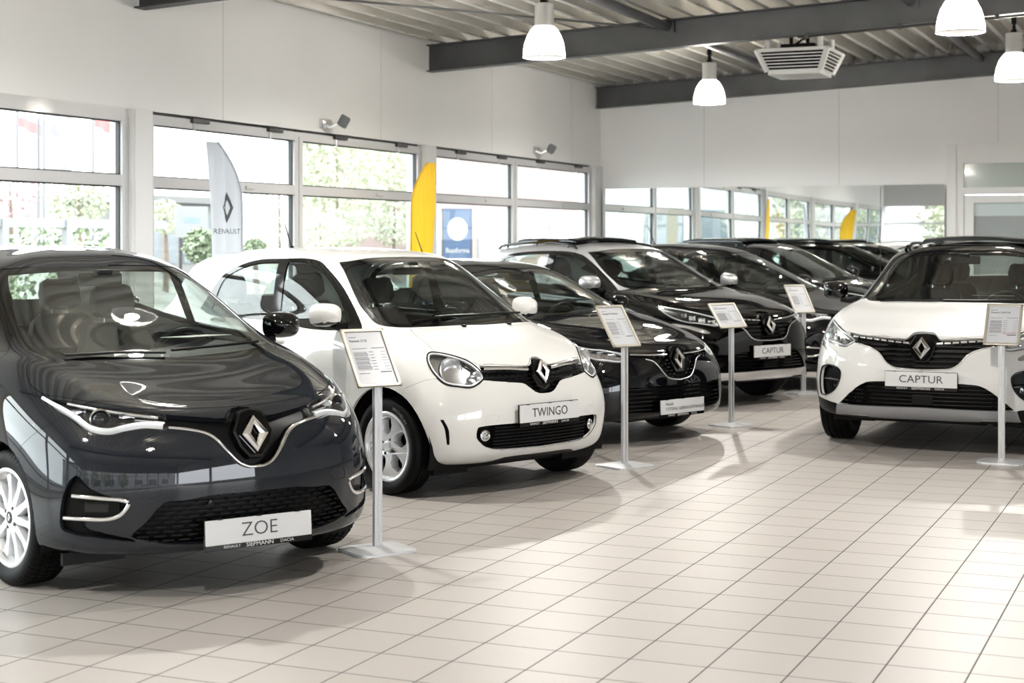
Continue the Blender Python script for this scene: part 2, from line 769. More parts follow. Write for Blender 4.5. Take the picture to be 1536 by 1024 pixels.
def rim_mesh(style, Rr, W):
    """alloy or hub-capped rim about y, visible face at +y; slots: 0 silver, 1 dark"""
    h = W / 2
    mb = MB()
    mb.lathe([(Rr - .022, -h * .7), (Rr - .03, -h * .1), (Rr - .025, h * .45), (Rr - .008, h * .72), (Rr + .004, h * .80), (Rr + .006, h * .86), (Rr - .003, h * .90), (Rr - .012, h * .86), (Rr - .02, h * .7)], 64, 0, None, 'y')
    mb.lathe([(0.0, -h * .15), (Rr - .03, -h * .15)], 40, 1, None, 'y')           # dark well behind
    mb.lathe([(.05, h * .05), (.125, h * .05), (.125, -.02)], 40, 2, None, 'y')    # brake disc
    f = h * .62
    if style == 'ten':
        for k in range(10):
            a = 2 * PI * k / 10 + .1
            w = .024
            spoke(mb, [(.03, -w), (Rr * .6, -w * .75), (Rr - .008, -w * 1.25), (Rr - .008, w * 1.25), (Rr * .6, w * .75), (.03, w)], f - .03, f + .012, a)
        mb.lathe([(.062, f - .02), (.060, f + .01), (.040, f + .016), (0.0, f + .016)], 32, 0, None, 'y')
    elif style == 'cap5':
        # one plate with five pentagon openings, their walls sloping back
        no = 60
        outer = [((Rr - .006) * math.cos(2 * PI * k / no), (Rr - .006) * math.sin(2 * PI * k / no)) for k in range(no)]
        hole = [(.30, -.06), (.38, -.18), (.52, -.235), (.75, -.235), (.82, -.17), (.85, .07), (.81, .15), (.60, .21), (.42, .15)]
        loops = [outer]
        for k in range(5):
            a = 2 * PI * k / 5 + .28
            c, d = math.cos(a), math.sin(a)
            loops.append([(Rr * (p * c - q * d), Rr * (p * d + q * c)) for p, q in hole][::-1])
        from mathutils.geometry import tessellate_polygon
        flat = [q for lp in loops for q in lp]
        tris = tessellate_polygon([[Vector((x, z, 0)) for x, z in lp] for lp in loops])
        dish = lambda x, z: f + .016 - .022 * ((x * x + z * z) ** .5 / Rr - .45) ** 2 * 2.2
        V = [(x, dish(x, z), z) for x, z in flat]
        Fs = []
        for t in tris:
            p = [Vector((flat[i][0], flat[i][1], 0)) for i in t]
            up = (p[1] - p[0]).cross(p[2] - p[0]).z
            Fs.append(tuple(t) if up < 0 else tuple(t[::-1]))
        mb.add(V, Fs, 0)
        for lp in loops[1:]:
            n = len(lp)
            cx, cz = sum(p[0] for p in lp) / n, sum(p[1] for p in lp) / n
            V = [(x, dish(x, z), z) for x, z in lp] + [(cx + (x - cx) * .74, f - .035, cz + (z - cz) * .86) for x, z in lp]
            mb.add(V, [(i, (i + 1) % n, n + (i + 1) % n, n + i) for i in range(n)], 0)
        mb.lathe([(Rr - .03, f - .01), (Rr - .022, f + .012), (Rr - .006, f + .008), (Rr + .001, f - .004)], 64, 0, None, 'y')
        mb.lathe([(.036, f - .02), (.034, f + .016), (.026, f + .022), (0.0, f + .022)], 32, 0, None, 'y')
    else:
        for k in range(5):
            a = 2 * PI * k / 5 + .2
            for q in (-1, 1):
                o = [(.04, q * .002), (Rr - .01, q * .05), (Rr - .01, q * .085), (.05, q * .036)]
                spoke(mb, o if q > 0 else o[::-1], f - .03, f + .01, a)
        mb.lathe([(.062, f - .02), (.058, f + .01), (.035, f + .015), (0.0, f + .015)], 32, 0, None, 'y')
    return mb


def lug_mesh(Rr, W):
    mb = MB()
    f = W / 2 * .62
    for k in range(4):
        a = 2 * PI * k / 4 + .5
        M = Matrix.Translation((.05 * math.cos(a), f + .004, .05 * math.sin(a)))
        mb.lathe([(.009, -.01), (.009, .012), (0, .014)], 8, 0, M, 'y')
    return mb


def diamond(mb, M, hw=.064, hh=.084, dp=.016, mi=0):
    """the rhombus badge: a folded ring about a slim diamond hole; local y right, z up, x out"""
    def ring(w, h, x, b=.0):
        return [(x, 0, h), (x, -w, b), (x, 0, -h), (x, w, b)]
    o = ring(hw, hh, 0)
    r1 = ring(hw * .97, hh * .975, dp * .55)
    r2 = ring(hw * .66, hh * .74, dp)
    r3 = ring(hw * .35, hh * .52, dp * .5)
    r4 = ring(hw * .33, hh * .50, 0)
    V = o + r1 + r2 + r3 + r4
    Fs = []
    for L in range(4):
        for i in range(4):
            j = (i + 1) % 4
            Fs.append((L * 4 + i, L * 4 + j, (L + 1) * 4 + j, (L + 1) * 4 + i))
    mb.add(V, Fs, mi, False, M)
    return mb


def on_surface(p, n, roll=0):
    """matrix whose local x leaves the surface, local z is as upright as it can be"""
    x = n.normalized()
    z = Vector((0, 0, 1))
    y = z.cross(x).normalized()
    z = x.cross(y)
    return Matrix(((x.x, y.x, z.x, p.x), (x.y, y.y, z.y, p.y), (x.z, y.z, z.z, p.z), (0, 0, 0, 1)))


def plate_part(parent, p, tilt, txt, size, holder=True, lines=None, w=.52, h=.11, hol='', thin=-.003, xs=1.0):
    """number plate with its carrier strip; p = centre of its face (car axes)"""
    M = Matrix.Translation(p) @ Matrix.Rotation(-tilt, 4, 'Y')
    mb = MB()
    mb.box((-.010, -w / 2, -h / 2), (0, w / 2, h / 2), 0, M, .003)
    o = mb.build('license_plate', [MATS['plate_white']], parent, label='white name plate' if not lines else 'pale grey name plate')
    fr = MB()
    fr.box((-.018, -w / 2 - .004, -h / 2 - .024), (-.0105, w / 2 + .004, h / 2 + .003), 0, M, .003)
    fr.box((-.018, -w / 2 - .003, -h / 2 - .0235), (-.002, w / 2 + .003, -h / 2 + .002), 0, M, .003)
    for q in (-.19, .0, .19):
        fr.box((-.012, q * w / .52 - .012, h / 2 - .001), (.002, q * w / .52 + .012, h / 2 + .004), 0, M)
    fo = fr.build('plate_holder', [MATS['black_gloss']], o)
    R = M @ Matrix(((0, 0, 1, .0006), (1, 0, 0, 0), (0, 1, 0, 0), (0, 0, 0, 1)))
    tm = MB()
    if lines:
        for (t, sz, ax, az, al) in lines:
            tm = MB()
            v, f = text_mesh(t, sz, .0004, al, thin)
            tm.add(v, f, 0, False, R @ T(ax, az, 0))
            tm.build('lettering', [MATS['ink']], o)
    elif txt:
        v, f = text_mesh(txt, size, .0006, 'CENTER', thin, xs)
        tm.add(v, f, 0, False, R)
        tm.build('lettering', [MATS['ink']], o)
    if holder:
        R2 = M @ Matrix(((0, 0, 1, -.0012), (1, 0, 0, 0), (0, 1, 0, -h / 2 - .011), (0, 0, 0, 1)))
        for (t, ax, sz, xsc) in (('RENAULT', -.135, .017, 1.1), ('SIEPMANN', 0, .025, 1.15), ('DACIA', .135, .019, 1.2)):
            v, f = text_mesh(t, sz, .0003, 'CENTER', .0, xsc)
            t2 = MB()
            t2.add(v, f, 0, False, R2 @ T(ax, 0, 0))
            t2.build('lettering', [MATS['plate_white']], fo)
    return o


def lens_fill(sh, parent, pid, shift, tray_mats):
    return sh.part(pid, 'housing', tray_mats, parent, shift=shift, tray=True)


def seat_mesh(w=.50, hb=.62, dark=0):
    """seat with cushion, bolstered backrest and headrest; faces +x, origin on the floor under the cushion"""
    mb = MB()

    def blob(sections, mi):
        # sections: (cx, cz, halfwidth, thickness dir vector, halfthick)
        n = 16
        V = []
        for (c, hw, tv, ht) in sections:
            for k in range(n):
                a = 2 * PI * k / n
                e = .55
                ca, sa = math.cos(a), math.sin(a)
                yy = math.copysign(abs(ca) ** e, ca) * hw
                tt = math.copysign(abs(sa) ** e, sa) * ht
                bol = .035 * (abs(yy) / hw) ** 3 if sa > 0 else 0
                V.append((c[0] + tv[0] * (tt + bol), yy, c[1] + tv[1] * (tt + bol)))
        Fs = []
        for i in range(len(sections) - 1):
            for k in range(n):
                k2 = (k + 1) % n
                Fs.append((i * n + k, i * n + k2, (i + 1) * n + k2, (i + 1) * n + k))
        Fs.append(tuple(range(n - 1, -1, -1)))
        Fs.append(tuple((len(sections) - 1) * n + k for k in range(n)))
        mb.add(V, Fs, mi, True)
    # cushion (running in x, thickness up)
    blob([((-.22, .33), .20, (0, 1), .05), ((-.2, .34), .24, (0, 1), .08), ((.1, .36), .25, (0, 1), .085), ((.25, .38), .24, (0, 1), .07), ((.29, .37), .2, (0, 1), .03)], dark)
    # backrest (running up and back, thickness forward)
    t = (math.cos(.3), math.sin(.3))
    b = []
    for u, hw, th in ((0, .20, .05), (.04, .24, .075), (.25, .25, .075), (.45, .235, .065), (.58, .19, .055), (.62, .14, .03)):
        b.append(((-.22 - u * .30, .36 + u * .95), hw, t, th))
    blob(b, dark)
    hx = []
    for u, hw, th in ((.66, .09, .03), (.69, .12, .045), (.77, .125, .05), (.83, .11, .045), (.85, .08, .02)):
        hx.append(((-.20 - u * .30, .36 + u * .95), hw, t, th))
    blob(hx, dark)
    for q in (-.05, .05):
        mb.tube([(-.22 - .55 * .3, q, .36 + .58 * .95), (-.20 - .68 * .3, q, .36 + .68 * .95)], .006, 6, 1)
    return mb


def steering_mesh(R=.18):
    mb = MB()
    n = 28
    mb.tube([(0, R * math.cos(2 * PI * k / n), R * math.sin(2 * PI * k / n)) for k in range(n)], .016, 8, 0, closed=True)
    mb.lathe([(.0, .03), (.05, .028), (.065, .01), (.06, -.02), (0, -.03)], 16, 0, Matrix.Rotation(-PI / 2, 4, 'Z'), 'y')
    for a in (0, PI, -PI / 2):
        mb.tube([(0, .04 * math.cos(a), .04 * math.sin(a)), (0, (R - .01) * math.cos(a), (R - .01) * math.sin(a))], .014, 6, 0)
    mb.tube([(0, 0, 0), (.25, 0, -.03)], .025, 8, 0)
    return mb


def wing_mirror(parent, p, sg, paint, w=.20, h=.135, d=.12, two=True):
    """door mirror: housing bulging forward, glass facing back, a foot to the door"""
    n, m = 20, 7
    V = []
    for i in range(m):
        t = i / (m - 1)                      # 0 rim (rear) .. 1 nose (front)
        s = math.sqrt(max(0.0, 1 - t ** 2.2))
        for k in range(n):
            a = 2 * PI * k / n
            e = .62
            ca, sa = math.cos(a), math.sin(a)
            yy = math.copysign(abs(ca) ** e, ca) * w / 2 * (s * .98 + .02)
            zz = math.copysign(abs(sa) ** e, sa) * h / 2 * (s * .98 + .02)
            xx = t * d - .25 * abs(yy) * (1 if yy * sg > 0 else .2)
            V.append((xx, yy, zz))
    F_, MI = [], []
    for i in range(m - 1):
        for k in range(n):
            k2 = (k + 1) % n
            F_.append((i * n + k, i * n + k2, (i + 1) * n + k2, (i + 1) * n + k))
    F_.append(tuple((m - 1) * n + k for k in range(n)))
    M = Matrix.Translation(p)
    mb = MB()
    low = [f for f in F_ if two and sum(V[i][2] for i in f) / len(f) < -h * .30]
    up = [f for f in F_ if f not in low]
    mb.add(V, up, 0, True, M)
    mb.add(V, low, 1, True, M)
    o = mb.build('wing_mirror', [paint, MATS['black_gloss']], parent, 60)
    g = MB()
    g.add([V[k] for k in range(n)], [tuple(range(n - 1, -1, -1))], 0, False, M @ T(.004, 0, 0))
    g.build('mirror_glass', [MATS['mirror']], o)
    f = MB()
    f.tube([(.03, -sg * w * .25, -h * .45), (.02, -sg * w * .55, -h * .55), (.0, -sg * (w * .55 + .08), -h * .5)], [.028, .026, .03], 8, 0, M=M)
    f.build('bracket', [MATS['black_plastic']], o)
    return o


def wiper(parent, pts, name='wiper'):
    mb = MB()
    mb.tube(pts, .007, 6, 0)
    o = mb.build(name, [MATS['black_plastic']], parent)
    return o


def tyre_lettering(parent, txt, r, y, th0, size):
    """raised pale lettering bent along the tyre's outer wall"""
    v, f = text_mesh(txt, size, .0008, 'LEFT', .0004, 1.1, 1.08)
    out = []
    for (a, b, c) in v:
        th = th0 + a / r
        rr = r + b
        out.append((-rr * math.sin(th), y + c, rr * math.cos(th)))
    mb = MB()
    mb.add(out, [q[::-1] for q in f])
    return mb.build('lettering', [MATS['tyre_print']], parent)


# ------------------------------------------------------------------ the scene's materials
MATS = {}


def paint_mat(name, color, metal=0.0, rough=.35, coat=1.0, flake=0.0):
    m = mat(name, color, rough, metal, coat, 0.0 if max(color) < .1 else .3)
    bsdf(m).inputs['Coat IOR'].default_value = 1.5
    if flake:
        nt = m.node_tree
        tc = nt.nodes.new('ShaderNodeTexCoord')
        n = nt.nodes.new('ShaderNodeTexNoise')
        n.inputs['Scale'].default_value = 900
        n.inputs['Detail'].default_value = 1
        r = nt.nodes.new('ShaderNodeValToRGB')
        r.color_ramp.elements[0].position = .4
        r.color_ramp.elements[1].position = .7
        r.color_ramp.elements[0].color = (*[c * (1 - flake) for c in color], 1)
        r.color_ramp.elements[1].color = (*[c * (1 + flake) for c in color], 1)
        nt.links.new(tc.outputs['Object'], n.inputs['Vector'])
        nt.links.new(n.outputs[0], r.inputs[0])
        nt.links.new(r.outputs[0], bsdf(m).inputs['Base Color'])
    return m


MATS['paint_grey'] = paint_mat('blue-grey metallic paint', (.0125, .0150, .0195), 0, .38, 1, .25)
MATS['paint_white'] = paint_mat('cream white paint', (.64, .632, .606), 0, .5)
MATS['paint_pearl'] = paint_mat('pearl white paint', (.64, .635, .622), 0, .45)
MATS['paint_black'] = paint_mat('black paint', (.0009, .0009, .001), 0, .3)
MATS['paint_ink'] = paint_mat('blue-black metallic paint', (.0024, .0028, .004), 0, .35, 1, .2)
MATS['paint_dusk'] = paint_mat('dark slate paint', (.0030, .0036, .0052), 0, .35, 1, .2)
MATS['black_gloss'] = mat('gloss black', (.0015, .0015, .0017), .06, 0, .0)
MATS['black_plastic'] = mat('black plastic', (.0035, .0035, .0038), .42, 0, 0, .15)
MATS['cabin_dark'] = mat('dark cabin plastic', (.006, .006, .0063), .6, 0, 0, .1)
MATS['cabin_black'] = mat('black cabin plastic', (.004, .004, .0043), .4, 0, 0, .2)
MATS['cabin_grey'] = mat('grey dashboard', (.03, .03, .0295), .6, 0, 0, .3)
MATS['headliner'] = noise_bump(mat('light headliner cloth', (.26, .26, .25), .9), 400, .1)
MATS['seat_dark'] = noise_bump(mat('charcoal seat cloth', (.010, .010, .0105), .85, 0, 0, .3), 500, .2)
MATS['seat_grey'] = noise_bump(mat('grey seat cloth', (.028, .029, .030), .85, 0, 0, .3), 500, .2)
MATS['rubber'] = noise_bump(mat('tyre rubber', (.0028, .0028, .0029), .6, 0, 0, .12), 200, .08)
MATS['silver'] = mat('silver rim paint', (.80, .81, .83), .3, .5, .4)
MATS['steel_dark'] = mat('dark steel', (.06, .06, .062), .4, .9)
MATS['chrome'] = mat('chrome', (.88, .88, .89), .06, 1)
MATS['chrome_soft'] = mat('satin chrome', (.72, .73, .75), .22, 1)
MATS['silver_plastic'] = mat('silver grey plastic', (.30, .305, .315), .35, .5)
MATS['lamp_dark'] = mat('dark lamp housing', (.012, .0125, .014), .25, .3)
MATS['lamp_white'] = mat('white light guide', (.82, .84, .87), .18, .35, .5)
MATS['plate_white'] = mat('white plate', (.60, .60, .60), .35, 0, .3)
MATS['plate_grey'] = mat('grey plate', (.50, .49, .45), .4)
MATS['ink'] = mat('dark print', (.03, .03, .035), .5)
MATS['paint_silver'] = paint_mat('silver metallic paint', (.42, .425, .43), .6, .35, 1, .15)
MATS['reflector'] = mat('bright reflector', (.86, .87, .88), .24, .85)
MATS['tyre_print'] = mat('tyre lettering', (.10, .10, .105), .6)
MATS['paper'] = mat('white paper', (.85, .84, .80), .8)
MATS['mirror'] = mat('mirror silver', (.9, .91, .91), .0, 1)
MATS['glass_car'] = glass_mat('car glass', (.88, .91, .895), 1.52, 0, 1.0)
MATS['glass_dark'] = glass_mat('tinted car glass', (.55, .58, .58), 1.52, 0, 1.0)
MATS['lamp_lens'] = glass_mat('clear lamp cover', (.97, .975, .975), 1.5, 0, 1.0)
MATS['lamp_glass'] = glass_mat('projector glass', (.45, .5, .55), 1.6, 0, 1.5)


# ring key points: front centre, front mid, front quarter, corner | side at axle, mid, rear axle | rear corner, rear mid, rear centre
def rg(A, B, C, D, E, F, G, H, I, J):
    return [A, B, C, D, E, F, G, H, I, J]


ZOE = [
    rg((.70, 0, .195), (.66, .35, .195), (.535, .60, .20), (.33, .735, .20), (0, .81, .19), (-1.3, .80, .18), (-2.5, .81, .2), (-3.0, .74, .25), (-3.12, .4, .26), (-3.14, 0, .26)),
    rg((.80, 0, .225), (.76, .35, .225), (.62, .642, .23), (.40, .782, .235), (0, .848, .22), (-1.3, .825, .20), (-2.52, .848, .24), (-3.06, .785, .30), (-3.20, .42, .32), (-3.22, 0, .32)),
    rg((.835, 0, .31), (.795, .35, .31), (.645, .653, .315), (.425, .802, .32), (0, .862, .33), (-1.3, .845, .32), (-2.55, .864, .36), (-3.08, .80, .42), (-3.22, .42, .44), (-3.24, 0, .44)),
    rg((.845, 0, .45), (.80, .35, .45), (.65, .653, .455), (.425, .805, .46), (0, .868, .48), (-1.3, .855, .48), (-2.55, .870, .50), (-3.08, .81, .56), (-3.22, .42, .58), (-3.24, 0, .58)),
    rg((.835, 0, .59), (.788, .35, .59), (.638, .645, .595), (.40, .80, .605), (-.02, .872, .63), (-1.3, .862, .63), (-2.55, .872, .65), (-3.07, .81, .70), (-3.2, .42, .72), (-3.22, 0, .72)),
    rg((.805, 0, .70), (.755, .34, .70), (.597, .628, .71), (.335, .793, .735), (-.06, .866, .765), (-1.3, .865, .775), (-2.5, .868, .80), (-3.05, .795, .85), (-3.17, .42, .87), (-3.19, 0, .87)),
    rg((.735, 0, .79), (.68, .33, .795), (.508, .60, .81), (.205, .768, .855), (-.18, .847, .88), (-1.32, .858, .885), (-2.5, .856, .92), (-3.02, .75, .98), (-3.13, .4, 1.0), (-3.15, 0, 1.0)),
    rg((.52, 0, .862), (.47, .32, .872), (.33, .56, .90), (.04, .725, .945), (-.42, .825, .962), (-1.38, .842, .968), (-2.47, .835, 1.01), (-2.98, .70, 1.08), (-3.1, .39, 1.09), (-3.12, 0, 1.09)),
    rg((.28, 0, .935), (.24, .31, .945), (.12, .54, .975), (-.12, .695, 1.005), (-.62, .80, 1.01), (-1.42, .818, 1.012), (-2.44, .805, 1.06), (-2.95, .67, 1.12), (-3.08, .38, 1.135), (-3.1, 0, 1.135)),
    rg((.03, 0, 1.01), (-.00, .30, 1.018), (-.09, .52, 1.035), (-.27, .672, 1.045), (-.78, .772, 1.05), (-1.45, .79, 1.06), (-2.4, .775, 1.11), (-2.92, .64, 1.17), (-3.05, .38, 1.19), (-3.07, 0, 1.19)),
    rg((-.28, 0, 1.155), (-.30, .29, 1.155), (-.38, .50, 1.15), (-.53, .640, 1.14), (-.97, .722, 1.16), (-1.5, .74, 1.18), (-2.35, .73, 1.22), (-2.86, .61, 1.27), (-2.99, .36, 1.29), (-3.01, 0, 1.29)),
    rg((-.64, 0, 1.31), (-.655, .28, 1.307), (-.71, .47, 1.295), (-.82, .600, 1.275), (-1.17, .665, 1.30), (-1.58, .685, 1.325), (-2.28, .67, 1.35), (-2.75, .57, 1.38), (-2.88, .34, 1.39), (-2.9, 0, 1.39)),
    rg((-1.01, 0, 1.445), (-1.02, .26, 1.44), (-1.05, .43, 1.428), (-1.12, .552, 1.400), (-1.38, .605, 1.425), (-1.70, .615, 1.445), (-2.2, .60, 1.45), (-2.58, .52, 1.45), (-2.7, .32, 1.455), (-2.73, 0, 1.455)),
    rg((-1.22, 0, 1.503), (-1.22, .2, 1.500), (-1.24, .34, 1.490), (-1.30, .45, 1.472), (-1.50, .49, 1.492), (-1.75, .50, 1.505), (-2.1, .48, 1.502), (-2.42, .42, 1.492), (-2.52, .25, 1.496), (-2.55, 0, 1.498)),
    rg((-1.52, 0, 1.538), (-1.52, 0, 1.538), (-1.53, 0, 1.538), (-1.56, 0, 1.540), (-1.65, 0, 1.544), (-1.8, 0, 1.546), (-2.0, 0, 1.544), (-2.15, 0, 1.538), (-2.22, 0, 1.534), (-2.25, 0, 1.532)),
]

TWINGO = [
    rg((.46, 0, .20), (.44, .32, .20), (.38, .54, .20), (.28, .68, .20), (0, .76, .19), (-1.25, .75, .18), (-2.42, .76, .2), (-2.8, .70, .25), (-2.9, .4, .26), (-2.92, 0, .26)),
    rg((.535, 0, .235), (.515, .32, .235), (.45, .58, .24), (.32, .735, .245), (0, .80, .23), (-1.25, .78, .20), (-2.44, .80, .24), (-2.86, .75, .30), (-2.96, .42, .31), (-2.98, 0, .31)),
    rg((.585, 0, .33), (.56, .32, .33), (.485, .595, .335), (.345, .757, .34), (0, .815, .33), (-1.25, .80, .31), (-2.46, .815, .36), (-2.88, .765, .42), (-2.98, .42, .44), (-3.0, 0, .44)),
    rg((.605, 0, .46), (.58, .32, .46), (.50, .60, .465), (.355, .765, .47), (0, .82, .48), (-1.25, .812, .48), (-2.46, .822, .50), (-2.88, .77, .56), (-2.98, .42, .58), (-3.0, 0, .58)),
    rg((.597, 0, .585), (.57, .32, .585), (.485, .595, .59), (.335, .757, .60), (-.01, .82, .63), (-1.25, .818, .63), (-2.46, .824, .65), (-2.87, .77, .70), (-2.97, .42, .72), (-2.99, 0, .72)),
    rg((.57, 0, .69), (.542, .31, .69), (.455, .575, .695), (.29, .735, .71), (-.03, .812, .76), (-1.25, .82, .77), (-2.45, .82, .80), (-2.85, .755, .85), (-2.95, .42, .87), (-2.97, 0, .87)),
    rg((.53, 0, .785), (.50, .30, .788), (.405, .55, .795), (.22, .70, .82), (-.10, .79, .865), (-1.27, .812, .88), (-2.44, .808, .91), (-2.83, .72, .96), (-2.92, .4, .98), (-2.94, 0, .98)),
    rg((.455, 0, .868), (.42, .29, .87), (.325, .525, .875), (.13, .665, .905), (-.20, .765, .94), (-1.3, .79, .965), (-2.42, .78, .99), (-2.80, .68, 1.03), (-2.89, .39, 1.05), (-2.91, 0, 1.05)),
    rg((.30, 0, .945), (.265, .28, .945), (.17, .50, .948), (0, .64, .965), (-.38, .742, .992), (-1.34, .768, 1.01), (-2.40, .755, 1.035), (-2.77, .65, 1.08), (-2.87, .38, 1.1), (-2.89, 0, 1.1)),
    rg((.03, 0, 1.035), (0, .27, 1.035), (-.08, .49, 1.03), (-.24, .632, 1.03), (-.62, .715, 1.04), (-1.38, .742, 1.06), (-2.36, .728, 1.09), (-2.73, .62, 1.13), (-2.83, .37, 1.15), (-2.85, 0, 1.15)),
    rg((-.20, 0, 1.155), (-.22, .26, 1.153), (-.28, .47, 1.148), (-.41, .605, 1.135), (-.80, .690, 1.15), (-1.43, .713, 1.17), (-2.3, .695, 1.20), (-2.67, .59, 1.24), (-2.78, .35, 1.26), (-2.8, 0, 1.26)),
    rg((-.49, 0, 1.315), (-.505, .25, 1.313), (-.55, .44, 1.305), (-.645, .572, 1.285), (-.97, .650, 1.31), (-1.48, .672, 1.335), (-2.22, .65, 1.345), (-2.58, .55, 1.37), (-2.7, .33, 1.385), (-2.72, 0, 1.385)),
    rg((-.80, 0, 1.463), (-.81, .24, 1.460), (-.84, .42, 1.45), (-.91, .535, 1.425), (-1.15, .595, 1.44), (-1.53, .605, 1.452), (-2.1, .59, 1.445), (-2.44, .50, 1.445), (-2.56, .31, 1.452), (-2.59, 0, 1.455)),
    rg((-1.0, 0, 1.505), (-1.0, .2, 1.503), (-1.02, .34, 1.495), (-1.08, .44, 1.48), (-1.27, .49, 1.492), (-1.58, .50, 1.498), (-2.0, .48, 1.492), (-2.28, .42, 1.485), (-2.38, .25, 1.49), (-2.41, 0, 1.492)),
    rg((-1.3, 0, 1.528), (-1.3, 0, 1.528), (-1.31, 0, 1.528), (-1.34, 0, 1.529), (-1.45, 0, 1.53), (-1.62, 0, 1.53), (-1.85, 0, 1.527), (-2.02, 0, 1.523), (-2.1, 0, 1.521), (-2.13, 0, 1.52)),
]

CLIO = [
    rg((.68, 0, .19), (.66, .35, .19), (.56, .62, .19), (.36, .77, .19), (0, .83, .18), (-1.3, .82, .17), (-2.5, .83, .19), (-3.0, .76, .24), (-3.12, .4, .25), (-3.14, 0, .25)),
    rg((.79, 0, .215), (.77, .35, .215), (.67, .66, .22), (.45, .82, .225), (0, .875, .20), (-1.3, .85, .19), (-2.52, .875, .23), (-3.04, .80, .28), (-3.17, .42, .30), (-3.19, 0, .30)),
    rg((.825, 0, .30), (.80, .35, .30), (.69, .67, .305), (.47, .832, .31), (0, .89, .31), (-1.3, .87, .30), (-2.54, .89, .34), (-3.06, .81, .40), (-3.19, .42, .42), (-3.21, 0, .42)),
    rg((.832, 0, .42), (.805, .35, .42), (.695, .67, .425), (.47, .835, .43), (0, .895, .45), (-1.3, .88, .45), (-2.54, .897, .48), (-3.06, .82, .54), (-3.19, .42, .56), (-3.21, 0, .56)),
    rg((.825, 0, .54), (.795, .35, .54), (.68, .66, .545), (.44, .83, .555), (-.02, .898, .585), (-1.3, .89, .585), (-2.54, .90, .61), (-3.05, .82, .66), (-3.17, .42, .68), (-3.19, 0, .68)),
    rg((.80, 0, .64), (.765, .34, .64), (.635, .645, .65), (.37, .815, .675), (-.06, .892, .715), (-1.3, .89, .725), (-2.5, .90, .75), (-3.03, .80, .80), (-3.14, .42, .82), (-3.16, 0, .82)),
    rg((.745, 0, .735), (.70, .33, .738), (.55, .62, .75), (.25, .785, .79), (-.18, .872, .825), (-1.32, .875, .835), (-2.5, .885, .87), (-3.0, .76, .92), (-3.1, .4, .94), (-3.12, 0, .94)),
    rg((.55, 0, .80), (.50, .32, .805), (.36, .59, .825), (.06, .75, .875), (-.42, .845, .90), (-1.38, .855, .912), (-2.47, .86, .95), (-2.96, .71, 1.0), (-3.06, .39, 1.02), (-3.08, 0, 1.02)),
    rg((.25, 0, .885), (.21, .31, .89), (.09, .56, .905), (-.15, .71, .94), (-.62, .81, .95), (-1.42, .825, .96), (-2.44, .825, 1.0), (-2.92, .67, 1.05), (-3.03, .38, 1.06), (-3.05, 0, 1.06)),
    rg((-.08, 0, .965), (-.11, .30, .968), (-.19, .54, .972), (-.36, .685, .985), (-.82, .775, .99), (-1.45, .79, 1.0), (-2.4, .785, 1.04), (-2.86, .63, 1.09), (-2.98, .37, 1.1), (-3.0, 0, 1.1)),
    rg((-.36, 0, 1.08), (-.38, .29, 1.08), (-.45, .51, 1.075), (-.60, .65, 1.07), (-1.0, .725, 1.09), (-1.5, .74, 1.105), (-2.33, .73, 1.13), (-2.76, .59, 1.17), (-2.88, .35, 1.18), (-2.9, 0, 1.18)),
    rg((-.66, 0, 1.215), (-.675, .28, 1.213), (-.73, .48, 1.203), (-.85, .608, 1.188), (-1.18, .67, 1.21), (-1.58, .685, 1.225), (-2.22, .67, 1.24), (-2.62, .55, 1.265), (-2.75, .33, 1.275), (-2.77, 0, 1.275)),
    rg((-.98, 0, 1.34), (-.99, .26, 1.337), (-1.03, .44, 1.325), (-1.12, .56, 1.302), (-1.38, .61, 1.32), (-1.70, .615, 1.335), (-2.12, .60, 1.332), (-2.44, .50, 1.335), (-2.57, .31, 1.345), (-2.6, 0, 1.345)),
    rg((-1.2, 0, 1.388), (-1.2, .2, 1.386), (-1.22, .34, 1.377), (-1.29, .45, 1.36), (-1.50, .49, 1.375), (-1.75, .50, 1.383), (-2.05, .48, 1.378), (-2.28, .41, 1.373), (-2.38, .25, 1.380), (-2.41, 0, 1.382)),
    rg((-1.52, 0, 1.416), (-1.52, 0, 1.416), (-1.53, 0, 1.416), (-1.56, 0, 1.417), (-1.65, 0, 1.419), (-1.8, 0, 1.419), (-1.95, 0, 1.416), (-2.05, 0, 1.413), (-2.12, 0, 1.41), (-2.15, 0, 1.409)),
]

